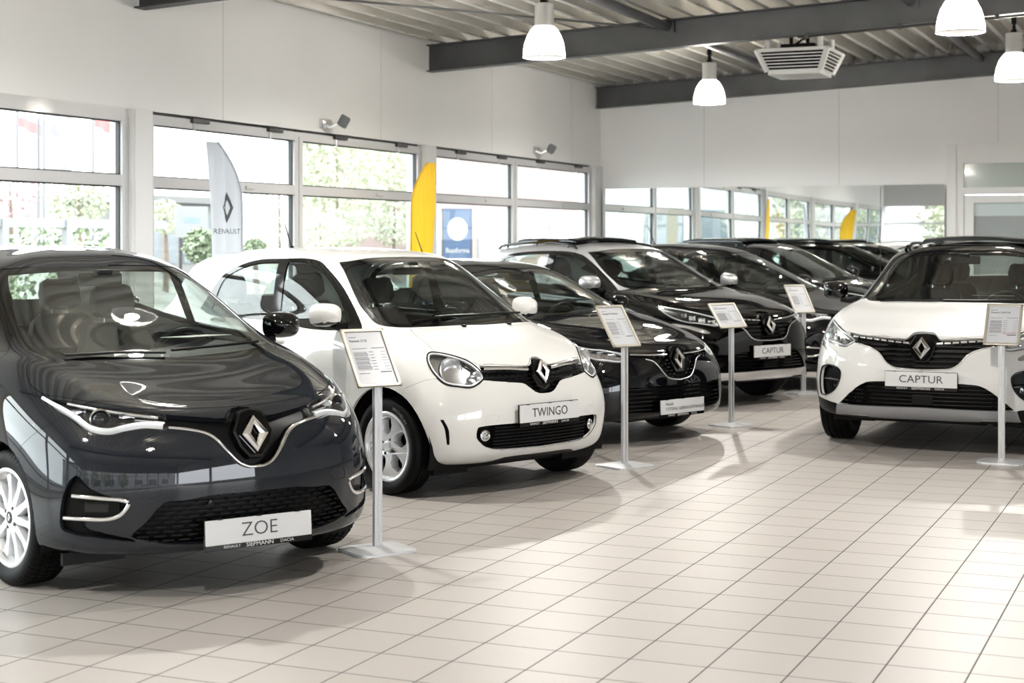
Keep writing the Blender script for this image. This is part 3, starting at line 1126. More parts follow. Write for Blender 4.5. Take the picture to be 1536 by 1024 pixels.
CAPTUR = [
    rg((.68, 0, .235), (.66, .35, .235), (.56, .60, .235), (.36, .75, .235), (0, .83, .22), (-1.32, .82, .21), (-2.55, .83, .23), (-3.1, .76, .28), (-3.22, .4, .29), (-3.24, 0, .29)),
    rg((.79, 0, .27), (.77, .35, .27), (.665, .66, .275), (.46, .81, .28), (0, .875, .26), (-1.32, .85, .24), (-2.57, .875, .28), (-3.15, .80, .34), (-3.3, .42, .36), (-3.32, 0, .36)),
    rg((.83, 0, .36), (.805, .35, .36), (.695, .67, .365), (.48, .83, .37), (0, .89, .38), (-1.32, .87, .37), (-2.59, .89, .41), (-3.18, .81, .48), (-3.33, .42, .50), (-3.35, 0, .50)),
    rg((.848, 0, .50), (.82, .35, .50), (.71, .67, .505), (.485, .838, .51), (0, .895, .53), (-1.32, .88, .54), (-2.59, .897, .57), (-3.18, .82, .64), (-3.33, .42, .66), (-3.35, 0, .66)),
    rg((.845, 0, .64), (.812, .35, .64), (.70, .665, .645), (.46, .833, .655), (-.02, .897, .69), (-1.32, .89, .69), (-2.59, .90, .72), (-3.17, .82, .78), (-3.31, .42, .80), (-3.33, 0, .80)),
    rg((.825, 0, .76), (.79, .34, .76), (.665, .65, .77), (.39, .818, .795), (-.06, .89, .835), (-1.32, .89, .84), (-2.55, .90, .87), (-3.14, .80, .93), (-3.27, .42, .95), (-3.29, 0, .95)),
    rg((.775, 0, .86), (.735, .33, .865), (.585, .63, .88), (.27, .79, .92), (-.18, .87, .95), (-1.34, .875, .96), (-2.55, .885, 1.0), (-3.1, .76, 1.06), (-3.22, .4, 1.08), (-3.24, 0, 1.08)),
    rg((.60, 0, .935), (.555, .32, .94), (.41, .60, .955), (.09, .755, 1.0), (-.42, .845, 1.02), (-1.4, .855, 1.03), (-2.52, .86, 1.07), (-3.06, .71, 1.13), (-3.18, .39, 1.15), (-3.2, 0, 1.15)),
    rg((.28, 0, 1.02), (.24, .31, 1.022), (.12, .57, 1.03), (-.12, .715, 1.055), (-.62, .81, 1.065), (-1.44, .825, 1.075), (-2.48, .825, 1.115), (-3.02, .67, 1.18), (-3.14, .38, 1.2), (-3.16, 0, 1.2)),
    rg((-.10, 0, 1.09), (-.13, .30, 1.09), (-.21, .54, 1.09), (-.37, .69, 1.095), (-.82, .775, 1.10), (-1.47, .79, 1.115), (-2.45, .785, 1.15), (-2.97, .63, 1.21), (-3.1, .37, 1.23), (-3.12, 0, 1.23)),
    rg((-.38, 0, 1.21), (-.40, .29, 1.21), (-.47, .51, 1.20), (-.61, .655, 1.19), (-1.0, .735, 1.21), (-1.52, .75, 1.225), (-2.38, .735, 1.255), (-2.87, .60, 1.30), (-3.0, .36, 1.32), (-3.02, 0, 1.32)),
    rg((-.69, 0, 1.35), (-.705, .28, 1.347), (-.76, .48, 1.337), (-.87, .618, 1.318), (-1.2, .69, 1.34), (-1.6, .70, 1.355), (-2.27, .685, 1.37), (-2.73, .57, 1.40), (-2.86, .35, 1.415), (-2.88, 0, 1.415)),
    rg((-1.03, 0, 1.49), (-1.04, .26, 1.487), (-1.08, .45, 1.475), (-1.16, .57, 1.448), (-1.42, .63, 1.468), (-1.74, .64, 1.482), (-2.2, .62, 1.475), (-2.55, .53, 1.485), (-2.68, .33, 1.495), (-2.71, 0, 1.495)),
    rg((-1.26, 0, 1.54), (-1.26, .2, 1.538), (-1.28, .34, 1.53), (-1.34, .46, 1.512), (-1.54, .51, 1.525), (-1.79, .52, 1.533), (-2.13, .50, 1.528), (-2.38, .43, 1.523), (-2.48, .26, 1.53), (-2.51, 0, 1.532)),
    rg((-1.56, 0, 1.568), (-1.56, 0, 1.568), (-1.57, 0, 1.568), (-1.6, 0, 1.569), (-1.69, 0, 1.57), (-1.84, 0, 1.57), (-2.0, 0, 1.568), (-2.12, 0, 1.565), (-2.19, 0, 1.562), (-2.22, 0, 1.561)),
]


def yscale(R, k):
    return [[(x, y * k, z) for x, y, z in r] for r in R]


TWINGO = yscale(TWINGO, 1.02)
CLIO = yscale(CLIO, 1.02)
CAPTUR = yscale(CAPTUR, 1.035)


# ------------------------------------------------------------------ car assembly
def proj2(kind, pts3, sg=1):
    """three-dimensional outline points (y as a magnitude) into a view's two coordinates"""
    fr = Frame(kind, sg)
    out = []
    for p in pts3:
        v = Vector((p[0], sg * abs(p[1]), p[2]))
        q = (v.dot(fr.a), v.dot(fr.b))
        out.append(q + ((1,) if len(p) > 3 and p[3] else ()))
    return out


def mirror2(pts, kind, sg):
    """an outline drawn for +y moved to the other side, for views whose first axis is y"""
    if sg == 1 or kind not in ('F', 'R') and not (isinstance(kind, tuple) and kind[0] == 'H'):
        return pts
    return [(-p[0],) + tuple(p[1:]) for p in pts]


def build_car(S):
    P = S['parts']
    root = empty('car', (S['pose'][0], S['pose'][1], 0), math.radians(S['pose'][2]))
    tag(root, S['label'], 'car')
    sh = Shell(body_grid(S['rings'], *S.get('res', (7, 7))))
    paint = S['paint']
    roofp = S.get('roof_paint', paint)
    M = MATS
    hs = []          # (part id, what)
    ids = {}
    # ---- glass
    ws = half_sym(P['windshield'], 6)
    ids['frit'] = sh.cut('F', ws, ndmin=.08, test=lambda c: c.x > -1.6)
    off = P.get('frit', .022)
    wsi = [(a, b) for a, b in offset_poly(ws, -off)]
    ids['ws'] = sh.cut('F', wsi, allow=(ids['frit'],), ndmin=.05)
    rw = half_sym(P['rear_window'], 5)
    ids['rw'] = sh.cut('R', rw, ndmin=.1, test=lambda c: c.x < -2.2)
    for sg in (1, -1):
        tr = smooth_poly(P['side_trim'], 5)
        t = ids['trim', sg] = sh.cut('S', tr, sg, ndmin=.05)
        for k, w in enumerate(P['side_windows']):
            ids['sw', k, sg] = sh.cut('S', smooth_poly(w, 5), sg, allow=(t,), ndmin=.05)
        if 'sail' in P:
            pass
    # ---- lamps, grilles, pockets
    for sg in (1, -1):
        k = S.get('hl_view', ('D', 35))
        hp = smooth_poly(proj2(k, P['headlight'], sg), 5)
        ids['hl', sg] = sh.cut(k, hp, sg, ndmin=.02, test=lambda c: c.y * sg > 0.05 and c.x > -.1)
        if 'drl' in P:
            dp = smooth_poly(proj2(k, P['drl'], sg), 4)
            ids['drl', sg] = sh.cut(k, dp, sg, ndmin=.02, test=lambda c: c.y * sg > 0.05)
    if 'grille' in P:
        ids['gr'] = sh.cut('F', half_sym(P['grille'], 5))
    if 'intake' in P:
        ids['in'] = sh.cut('F', half_sym(P['intake'], 5))
    if 'skid' in P:
        ids['sk'] = sh.cut('F', half_sym(P['skid'], 4), ndmin=-.6, test=lambda c: c.x > 0.3)
    if 'lip' in P:
        ids['lip'] = sh.cut('F', half_sym(P['lip'], 4), ndmin=-.6, test=lambda c: c.x > 0.2)
    for sg in (1, -1):
        if 'fog' in P:
            kf = S.get('fog_view', ('D', 40))
            fp = smooth_poly(proj2(kf, P['fog'], sg), 5)
            ids['fog', sg] = sh.cut(kf, fp, sg, ndmin=.02, test=lambda c: c.y * sg > 0.05)
        if 'slit' in P:
            sp = smooth_poly(proj2(('D', 40), P['slit'], sg), 4)
            ids['slit', sg] = sh.cut(('D', 40), sp, sg, ndmin=.02, test=lambda c: c.y * sg > 0.05)
    # ---- wheel arches
    Ra = P['arch_r']
    zc = P['wheel_r']
    xr = -P['wheelbase']
    for sg in (1, -1):
        for q, xc in ((0, 0.0), (1, xr)):
            circ = [(xc + Ra * math.cos(2 * PI * k / 40), zc + .01 + Ra * math.sin(2 * PI * k / 40)) for k in range(40)]
            ids['arch', q, sg] = sh.cut('S', circ, sg, allow=(0, ids.get('lip', 0)), ndmin=-.3, test=lambda c: c.y * sg > .3)
            if 'arch_trim' in P:
                Rt = Ra + P['arch_trim']
                circ = [(xc + Rt * math.cos(2 * PI * k / 40), zc + .01 + Rt * math.sin(2 * PI * k / 40)) for k in range(40)]
                ids['atrim', q, sg] = sh.cut('S', circ, sg, ndmin=-.3, test=lambda c: c.y * sg > .3)
    if 'cladding' in P:
        for sg in (1, -1):
            ids['clad', sg] = sh.cut('S', P['cladding'], sg, ndmin=-2, test=lambda c: c.y * sg > -1e-4)
    if 'pillar' in P:
        for sg in (1, -1):
            ids['pil', sg] = sh.cut('S', P['pillar'], sg, ndmin=-2, test=lambda c: c.y * sg > -1e-4 and c.z > 1.05)
    # ---- panels
    ids['hood'] = sh.cut('T', [(x, y) for x, y in smooth_poly(P['hood'], 5, closed=False)] + [(x, -y) for x, y in smooth_poly(P['hood'], 5, closed=False)[::-1]], ndmin=.05, test=lambda c: c.x > -.6)
    for sg in (1, -1):
        ids['bumper', sg] = sh.cut('S', P['bumper'], sg, ndmin=-2, test=lambda c: c.y * sg > -1e-4 and c.x > -.1)
        for k, dpoly in enumerate(P['doors']):
            ids['door', k, sg] = sh.cut('S', smooth_poly(dpoly, 4), sg, ndmin=.05)
    belt = P['belt']
    pm = [paint, M['headliner'], M['cabin_dark']]

    def inn(c):
        return 1 if c[2] > belt else 2
    sh.part(0, 'body', pm, root, thick=.02, inner=inn)
    sh.part(ids['hood'], 'hood', [paint, M['cabin_dark']], root, thick=.018, shrink=.0034)
    sh.part((ids['bumper', 1], ids['bumper', -1]), 'front_bumper', [paint, M['cabin_dark']], root, thick=.02, shrink=.002)
    if ('pil', 1) in ids:
        sh.part((ids['pil', 1], ids['pil', -1]), 'roof', [roofp, M['headliner']], root, thick=.02, shrink=.0006)
    for sg in (1, -1):
        for k in range(len(P['doors'])):
            d = sh.part(ids['door', k, sg], 'door', pm, root, thick=.02, shrink=.0022, inner=inn)
            if d and 'handles' in P:
                hx, hz = P['handles'][k]
                h0, n0 = sh.hit('S', hx, hz, sg, .0)
                if h0:
                    hb = MB()
                    pts = []
                    for q in range(7):
                        t = q / 6
                        p, n = sh.hit('S', hx - .085 + .17 * t, hz, sg, .006 + .026 * math.sin(PI * t))
                        pts.append(p)
                    hb.tube(pts, 1.0, 8, 0, flat=(.008, .016, (0, 0, 1)))
                    hb.build('handle', [S.get('handle_paint', paint)], d)
        sh.part(ids['trim', sg], 'window_trim', [M['black_gloss'], M['black_plastic']], root, thick=.014)
        for k in range(len(P['side_windows'])):
            sh.part(ids['sw', k, sg], 'side_window', [M['glass_car'] if k == 0 else S.get('rear_glass', M['glass_car'])], root, thick=.004, lift=-.004)
        hid = ids['hl', sg]
        hl = sh.part(hid, 'headlight', [M['lamp_lens']], root, thick=.003)
        if hl:
            sh.part(hid, 'reflector', [M[S.get('lamp_floor', 'lamp_dark')], M['reflector']], hl, shift=(-.045, -sg * .012, -.004), tray=True)
            S['lamp'](sh, hl, hid, sg, S)
        if ('drl', sg) in ids:
            dl = sh.part(ids['drl', sg], 'daytime_light', [M['lamp_lens']], root, thick=.003)
            if dl:
                sh.part(ids['drl', sg], 'reflector', [M['chrome_soft'], M['lamp_dark']], dl, shift=(-.018, 0, 0), tray=True)
        if ('fog', sg) in ids:
            fg = sh.part(ids['fog', sg], 'fog_light_pocket', [M['black_plastic'], M['black_plastic']], root, shift=S.get('fog_shift', (-.05, 0, 0)), tray=True)
            if fg and 'fogfill' in S:
                S['fogfill'](sh, fg, sg)
        if ('slit', sg) in ids:
            sh.part(ids['slit', sg], 'air_slit', [M['black_plastic'], M['black_plastic']], root, shift=(-.03, 0, 0), tray=True)
        for q in (0, 1):
            if ('atrim', q, sg) in ids:
                sh.part(ids['atrim', q, sg], 'wheel_arch_trim', [M['black_plastic'], M['black_plastic']], root, thick=.03, lift=.004)
        if ('clad', sg) in ids:
            sh.part(ids['clad', sg], 'sill_cladding', [M['black_plastic'], M['black_plastic']], root, thick=.03)
    fr = sh.part(ids['frit'], 'windshield_frame', [M['black_gloss'], M['black_plastic']], root, thick=.006, lift=-.003)
    sh.part(ids['ws'], 'windshield', [M['glass_car']], root, thick=.005, lift=-.002)
    sh.part(ids['rw'], 'rear_window', [S.get('rear_glass', M['glass_car'])], root, thick=.004, lift=-.003)
    if 'gr' in ids:
        g = sh.part(ids['gr'], 'grille', [M['black_plastic'], M['black_gloss']], root, shift=(-.045, 0, 0), tray=True)
        S['grillefill'](sh, g, half_sym(P['grille'], 5), root)
    if 'in' in ids:
        g = sh.part(ids['in'], 'lower_grille', [M['black_plastic'], M['black_plastic']], root, shift=(-.06, 0, 0), tray=True)
        S['intakefill'](sh, g, half_sym(P['intake'], 5), root)
    if 'sk' in ids:
        sh.part(ids['sk'], 'skid_plate', [S.get('skid_mat', M['silver_plastic']), M['black_plastic']], root, thick=.02, lift=.006)
    if 'lip' in ids:
        sh.part(ids['lip'], 'front_lip', [M['black_plastic'], M['black_plastic']], root, thick=.02)
    # ---- emblem and plate
    e = S['emblem']
    ep, en = sh.hit('F', 0, e[0], 1, 0)
    eM = Matrix.Translation(ep + Vector((e[1], 0, 0))) @ Matrix.Rotation(-e[2], 4, 'Y')
    eb = MB()
    diamond(eb, eM, e[3], e[4], .018)
    eb.build('emblem', [M['chrome']], root, label='silver diamond emblem')
    p = S['plate']
    plate_part(root, Vector((p['x'], 0, p['z'])), p.get('tilt', 0), p.get('txt', ''), p.get('size', .07), lines=p.get('lines'), xs=p.get('xs', 1.0), thin=p.get('thin', -.001))
    # ---- wheels
    yo = P['track_out']
    W = P['tyre_w']
    wheels = []
    for (xc, sg, st) in ((0, 1, S.get('steer', 0)), (0, -1, S.get('steer', 0)), (xr, 1, 0), (xr, -1, 0)):
        far = xc != 0 or S.get('far')
        w = empty('wheel', (xc, sg * (yo - W / 2), zc))
        w.parent = root
        w.rotation_euler = (0, 0, math.radians(st) + (PI if sg < 0 else 0))
        tyre_mesh(zc, W, P['rim_r'], 0 if far else S.get('tread', 0), 64 if far else 96).build('tyre', [M['rubber']], w, 50)
        if S.get('tyre_text') and xc == 0 and sg < 0:
            ty = w.children[0]
            for th in (.30, .30 + PI * 1.22):
                tyre_lettering(ty, S['tyre_text'], P['rim_r'] + (zc - P['rim_r']) * .47, W / 2 * 1.0 + .001, th, .030)
        rim = rim_mesh(S['rim'], P['rim_r'], W).build('rim', [S.get('rim_mat', M['silver']), M['black_plastic'], M['steel_dark']], w, 35)
        if not far:
            lug_mesh(P['rim_r'], W).build('wheel_bolts', [M['steel_dark']], rim)
            cb = MB()
            cb.lathe([(.029, W / 2 * .62 + .012), (.028, W / 2 * .62 + .018), (0, W / 2 * .62 + .019)], 24, 1, None, 'y')
            diamond(cb, T(0, W / 2 * .62 + .018, 0) @ Matrix.Rotation(PI / 2, 4, 'Z'), .014, .018, .004, 0)
            cb.build('hub_cap', [M['chrome'], M['lamp_dark']], rim)
    # ---- wheel wells and underbody
    for (xc, sg) in ((0, 1), (0, -1), (xr, 1), (xr, -1)):
        mb = MB()
        n = 20
        R2 = Ra + .012
        yi, ye = sg * .44, sg * (yo - .045)
        V, Fs = [], []
        for k in range(n + 1):
            a = -.35 + (PI + .7) * k / n
            for y in (yi, ye):
                V.append((xc + R2 * math.cos(a), y, zc + .01 + R2 * math.sin(a)))
        for k in range(n):
            Fs.append((2 * k, 2 * k + 1, 2 * k + 3, 2 * k + 2))
        Fs.append(tuple(2 * k for k in range(n + 1)))
        mb.add(V, Fs, 0, True)
        mb.build('wheel_well', [M['cabin_dark']], root, 30)
    mb = MB()
    tail = min(p[0] for r in S['rings'] for p in r)
    nose = P['nose']
    mb.box((tail + .2, -.43, P['under_z']), (nose - .22, .43, P['under_z'] + .10), 0)
    mb.box((xr + Ra + .03, -.74, P['under_z']), (-Ra - .03, .74, P['under_z'] + .10), 0)
    mb.build('underbody', [M['cabin_dark']], root)
    # ---- cabin
    zb = P['cowl'][1]
    xb = P['cowl'][0]
    hw = P['cabin_w']
    ds = MB()
    prof = [(xb + .06, .35), (xb + .05, zb - .14), (xb - .06, zb - .055), (xb - .30, zb - .03), (xb - .50, zb - .045), (xb - .60, zb - .10), (xb - .58, zb - .22), (xb - .50, .45), (xb - .40, .35)]
    V, Fs = [], []
    ys = [-hw, -hw + .04, -hw * .45, 0, hw * .3, hw * .55, hw * .8, hw - .04, hw]
    bump = [0, 0, 0, .01, .035, .06, .035, .0, 0]
    for y, bz in zip(ys, bump):
        for i, (x, z) in enumerate(prof):
            V.append((x, y, z + (bz if 3 <= i <= 5 else 0)))
    n = len(prof)
    for j in range(len(ys) - 1):
        for i in range(n):
            i2 = (i + 1) % n
            Fs.append((j * n + i, (j + 1) * n + i, (j + 1) * n + i2, j * n + i2))
    Fs.append(tuple(range(n)))
    Fs.append(tuple(range((len(ys) - 1) * n + n - 1, (len(ys) - 1) * n - 1, -1)))
    ds.add(V, Fs, 0, True)
    ds.build('dashboard', [S.get('dash', M['cabin_dark'])], root, 50)
    st = MB()
    Ms = T(xb - .72, .36, zb - .10 + P.get('steer_dz', 0)) @ Matrix.Rotation(.42, 4, 'Y')
    sm = steering_mesh()
    st.add(sm.v, sm.f, 0, True, Ms)
    st.build('steering_wheel', [M['cabin_black']], root, 50)
    fl = MB()
    fl.box((xr + .15, -hw - .05, .30), (xb + .2, hw + .05, .34), 0)
    fl.box((xr + .12, -hw, .34), (xr + .2, hw, zb - .12), 0)
    fl.build('cabin_floor', [M['cabin_dark']], root)
    xs_ = P['seat_x']
    sd = seat_mesh()
    for (x, y, dz) in ((xs_, .36, .0), (xs_, -.36, .0), (xs_ - .85, .36, .02), (xs_ - .85, -.36, .02)):
        mb = MB()
        mb.add(sd.v, [], 0)
        mb.f, mb.m, mb.sm = list(sd.f), list(sd.m), list(sd.sm)
        o = mb.build('seat', [S.get('seat_mat', M['seat_dark']), M['chrome_soft']], root, 60)
        o.location = (x, y, P['seat_z'] + dz)
    # rear-view mirror hanging from the top of the windshield
    q, nq = sh.hit('F', 0, P['mirror_z'], 1, 0)
    rv = MB()
    c = q + Vector((-.09, 0, -.035))
    rv.box((c.x - .015, -.12, c.z - .035), (c.x + .015, .12, c.z + .035), 0, None, .012)
    rv.box((c.x - .0, -.04, c.z + .012), (q.x - .012, .04, c.z + .055), 0, None, .01)
    rv.build('interior_mirror', [M['cabin_black']], root)
    # sun visors' line of the headliner, wipers
    for pts in P['wipers']:
        pp = sh.path('T', pts, 1, .012)
        if len(pp) > 2:
            wiper(root, pp)
    if 'paper' in P:
        x, y, z, a = P['paper']
        mb = MB()
        mb.box((-.105, -.15, 0), (.105, .15, .002), 0, T(x, y, z) @ rotz(a) @ Matrix.Rotation(-.04, 4, 'Y'))
        o = mb.build('paper_sheet', [M['paper']], None)
        o.matrix_world = Matrix.Translation((S['pose'][0], S['pose'][1], 0)) @ rotz(math.radians(S['pose'][2]))
        tag(o, S['paper_label'], 'paper')
    for sg in (1, -1):
        mx, my, mz = P['mirror']
        wing_mirror(root, (mx, sg * my, mz), sg, S.get('mirror_paint', paint), *P.get('mirror_size', (.20, .135, .12)), two=S.get('mirror_two', True))
    if 'antenna' in P:
        x, z = P['antenna']
        a, n = sh.hit('T', x, 0, 1, 0)
        mb = MB()
        mb.tube([a, a + Vector((-.055, 0, .11)), a + Vector((-.13, 0, .25))], [.007, .005, .003], 6, 0)
        mb.lathe([(.022, -.005), (.018, .01), (.006, .018)], 12, 0, Matrix.Translation(a))
        mb.build('antenna', [M['black_plastic']], root)
    if 'extra' in S:
        S['extra'](sh, root, S)
    ent = sum(len(o.data.polygons) for o in root.children if o.type == 'MESH')
    sh.bm.free()
    return root


def bar(sh, parent, name, kind, pts, r, material, sg=1, off=.004, flat=None, n=5, closed=False, label=None):
    """a moulding that follows the body surface"""
    pp = sh.path(kind, smooth_poly(pts, n, closed=closed), sg, off)
    if len(pp) < 2:
        return None
    mb = MB()
    mb.tube(pp, r if flat is None else 1.0, 8, 0, closed=closed, flat=flat)
    return mb.build(name, [material], parent, 60, label=label)


# ------------------------------------------------------------------ lamp interiors and grilles
def make_lamp(border=.007, inset=.013, back=.010, projectors=(), bars=(), border_mat='lamp_white', bezel=False, bowls=(), leds=()):
    def f(sh, hl, hid, sg, S):
        k = S.get('hl_view', ('D', 35))
        poly = smooth_poly(proj2(k, S['parts']['headlight'], sg), 5)
        loop = offset_poly(poly, -inset)
        if border:
            pts = sh.path(k, loop, sg, 0, back)
            if len(pts) > 4:
                mb = MB()
                mb.tube(pts, border, 6, 0, closed=True)
                mb.build('light_guide', [MATS[border_mat]], hl, 60)
        if bezel:
            pts = sh.path(k, offset_poly(poly, -.003), sg, .002)
            mb = MB()
            mb.tube(pts, .0045, 6, 0, closed=True)
            mb.build('lamp_seal', [MATS['black_gloss']], hl, 60)
        for (x, y, z, r) in bowls:
            c = Vector((x, sg * y, z))
            mb = MB()
            R = (c, Vector((1, sg * .35, .05)))
            Mx = on_surface(c, R[1])
            mb.lathe([(r, .0), (r * .96, -.006), (r * .80, -.028), (r * .50, -.042), (r * .2, -.048), (0, -.048)], 28, 0, Mx @ Matrix.Rotation(-PI / 2, 4, 'Z'), 'y')
            mb.lathe([(r, .0), (r * 1.04, .002), (r * 1.04, -.02)], 28, 1, Mx @ Matrix.Rotation(-PI / 2, 4, 'Z'), 'y')
            mb.build('reflector_bowl', [MATS['reflector'], MATS['chrome_soft']], hl, 50)
        for (x, y, z, r) in projectors:
            c = Vector((x, sg * y, z))
            Mx = on_surface(c, Vector((1, sg * .3, 0)))
            mb = MB()
            Q = Mx @ Matrix.Rotation(-PI / 2, 4, 'Z')
            mb.lathe([(r * 1.25, -.03), (r * 1.28, .004), (r * 1.12, .008), (r * 1.0, -.004)], 24, 0, Q, 'y')
            mb.lathe([(r, -.004), (r * .92, .008), (r * .7, .018), (r * .4, .025), (0, .028)], 24, 1, Q, 'y')
            mb.lathe([(r, -.012), (0, -.012)], 24, 2, Q, 'y')
            mb.build('projector', [MATS['chrome'], MATS['lamp_glass'], MATS['lamp_dark']], hl, 50)
        for i, bpts in enumerate(bars):
            pts = [Vector((p[0], sg * p[1], p[2])) for p in bpts[1:]]
            mb = MB()
            mb.tube(pts, bpts[0], 6, 0)
            mb.build('light_guide', [MATS['lamp_white']], hl, 60)
        for (x, y, z, w, h) in leds:
            Mx = on_surface(Vector((x, sg * y, z)), Vector((1, sg * .4, .1)))
            mb = MB()
            mb.add([(0, -w, -h), (0, w, -h), (0, w, h), (0, -w, h), (-.03, -w * .5, -h * .5), (-.03, w * .5, -h * .5), (-.03, w * .5, h * .5), (-.03, -w * .5, h * .5)],
                   [(0, 1, 5, 4), (1, 2, 6, 5), (2, 3, 7, 6), (3, 0, 4, 7), (4, 5, 6, 7)], 0, False, Mx)
            mb.build('led_cell', [MATS['chrome']], hl)
    return f


def fill_slats(levels, t=.005, dpt=.012, back=.018, m='black_gloss', name='slat'):
    def f(sh, g, poly, root):
        for b in levels:
            mb = MB()
            slats(sh, mb, 'F', poly, [b], back, t, dpt)
            if mb.v:
                mb.build(name, [MATS[m]], g, 60)
    return f


def fill_dashes(levels, pitch, frac=.62, t=.005, back=.014, m='black_gloss', dpt=.010):
    def f(sh, g, poly, root):
        mb = MB()
        dashes(sh, mb, 'F', poly, levels, pitch, frac, back, t, dpt)
        mb.build('mesh', [MATS[m]], g, 60)
    return f


def box_on(sh, parent, name, kind, a, b, w, h, d, material, sg=1, off=0, bev=.003):
    p, n = sh.hit(kind, a, b, sg, off)
    if p is None:
        return
    mb = MB()
    mb.box((-d, -w / 2, -h / 2), (.004, w / 2, h / 2), 0, on_surface(p, n), bev)
    return mb.build(name, [material], parent)


def round_fog(x, y, z, r):
    def f(sh, g, sg):
        mb = MB()
        Q = on_surface(Vector((x, sg * y, z)), Vector((1, sg * .25, 0))) @ Matrix.Rotation(-PI / 2, 4, 'Z')
        mb.lathe([(r * 1.2, -.02), (r * 1.22, .0), (r * 1.0, .003), (r * .96, -.008)], 24, 0, Q, 'y')
        mb.lathe([(r * .96, -.006), (r * .6, .004), (0, .007)], 24, 1, Q, 'y')
        mb.lathe([(r * .96, -.012), (r * .5, -.03), (0, -.034)], 24, 0, Q, 'y')
        mb.build('fog_light', [MATS['chrome'], MATS['lamp_lens']], g, 50)
    return f


def zoe_extra(sh, root, S):
    V = [(.362, .752), (.30, .744), (.222, .727), (.178, .701), (.13, .645), (.08, .592), (.035, .572), (0, .571)]
    V = V + [(-a, b) for a, b in V[-2::-1]]
    bar(sh, root, 'chrome_trim', 'F', V, .010, MATS['chrome'], off=.006, flat=(.012, .007, (0, 0, 1)), n=5)
    # emblem housing: a raised gloss hexagon
    mb = MB()
    hexa = [(0, .117), (.055, .105), (.096, .012), (.070, -.06), (.030, -.108), (-.030, -.108), (-.070, -.06), (-.096, .012), (-.055, .105)]
    p, n = sh.hit('F', 0, .712)
    M = Matrix.Translation((p.x + .012, 0, .716)) @ Matrix.Rotation(-.30, 4, 'Y') @ Matrix(((0, 0, 1, 0), (1, 0, 0, 0), (0, 1, 0, 0), (0, 0, 0, 1)))
    inner = [(a * .9, b * .9) for a, b in hexa]
    k = len(hexa)
    mb.add([(a, b, -.05) for a, b in hexa] + [(a, b, -.004) for a, b in hexa] + [(a, b, .004) for a, b in inner],
           [(i, (i + 1) % k, k + (i + 1) % k, k + i) for i in range(k)] + [(k + i, k + (i + 1) % k, 2 * k + (i + 1) % k, 2 * k + i) for i in range(k)] + [tuple(range(2 * k, 3 * k))], 0, False, M)
    mb.build('emblem_housing', [MATS['black_gloss']], root)
    for sg in (1, -1):
        cap = smooth_poly([(sg * a, b) for a, b in ((.512, .482), (.498, .514), (.425, .512), (.432, .470), (.505, .462))], 4)
        bar(sh, root, 'tow_cap', 'F', [p for p in cap[::2]], .0016, MATS['paint_grey'], off=.0008, closed=True, n=2)
    sen = sh.hit('F', -.21, .425)
    if sen[0]:
        mb = MB()
        mb.lathe([(.012, -.01), (.012, .003), (0, .004)], 12, 0, on_surface(sen[0] - Vector((.012, 0, 0)), Vector((1, 0, 0))) @ Matrix.Rotation(-PI / 2, 4, 'Z'), 'y')
        mb.build('parking_sensor', [MATS['black_gloss']], root)
    for sg in (1, -1):          # air deflector ahead of the front wheel
        mb = MB()
        mb.box((.40, .44, .145), (.425, .73, .20), 0)
        mb.v = [(x, sg * y, z) for x, y, z in mb.v]
        mb.f = [f[::-1] if sg < 0 else f for f in mb.f]
        mb.build('air_deflector', [MATS['black_plastic']], root)


def zoe_lamp(sh, hl, hid, sg, S):
    k = S['hl_view']
    make_lamp(0, .012, .007, [(.515, .595, .789, .036)], [], leds=[(.585, .50, .790, .034, .022), (.43, .66, .812, .030, .016)])(sh, hl, hid, sg, S)
    for nm, r, pts in (('light_guide', (.006, .015), [(.225, .752, .862), (.423, .700, .807), (.543, .652, .754), (.604, .597, .742), (.639, .530, .757), (.672, .463, .766), (.702, .385, .760)]),
                       ('chrome_bar', (.005, .008), [(.345, .676, .846), (.50, .556, .820), (.600, .455, .802), (.655, .385, .791)]),
                       ('chrome_bar', (.005, .006), [(.610, .470, .785), (.655, .410, .778), (.690, .370, .772)])):
        pp = sh.path(k, smooth_poly(proj2(k, pts, sg), 6, closed=False), sg, 0, .009)
        mb = MB()
        mb.tube(pp, 1.0, 8, 0, flat=(r[0], r[1], (0, 0, 1)))
        mb.build(nm, [MATS['lamp_white'] if nm == 'light_guide' else MATS['chrome_soft']], hl, 60)


def zoe_fog(sh, g, sg):
    k = ('D', 40)
    pts = proj2(k, [(.56, .745, .470), (.66, .655, .463), (.715, .545, .446), (.70, .57, .395), (.67, .615, .374), (.60, .69, .372), (.52, .765, .372)], sg)
    pp = sh.path(k, smooth_poly(pts, 5, closed=False), sg, -.004)
    mb = MB()
    mb.tube(pp, 1.0, 8, 0, flat=(.007, .010, (0, 0, 1)))
    mb.build('chrome_frame', [MATS['chrome']], g, 60)
    c, n = sh.hit(k, *proj2(k, [(.63, .665, .42)], sg)[0], sg)
    M = on_surface(c - n * .03, n)
    mb = MB()
    mb.box((-.02, -.055, -.024), (.006, .055, .024), 0, M, .01)
    mb.build('fog_light', [MATS['lamp_lens']], g)
    mb = MB()
    mb.box((-.03, -.048, -.018), (-.012, .048, .018), 0, M, .006)
    mb.build('reflector', [MATS['chrome_soft']], g)
    mb = MB()
    k2 = proj2(k, [(.61, .70, .425)], sg)[0]
    pl = [(x, y) for x, y in ((-.12, -.045), (.12, -.045), (.10, .035), (-.12, .04))]
    mb.box((-.016, -.11, -.042), (-.006, .10, .04), 0, M)
    mb.build('insert', [MATS['black_plastic']], g)


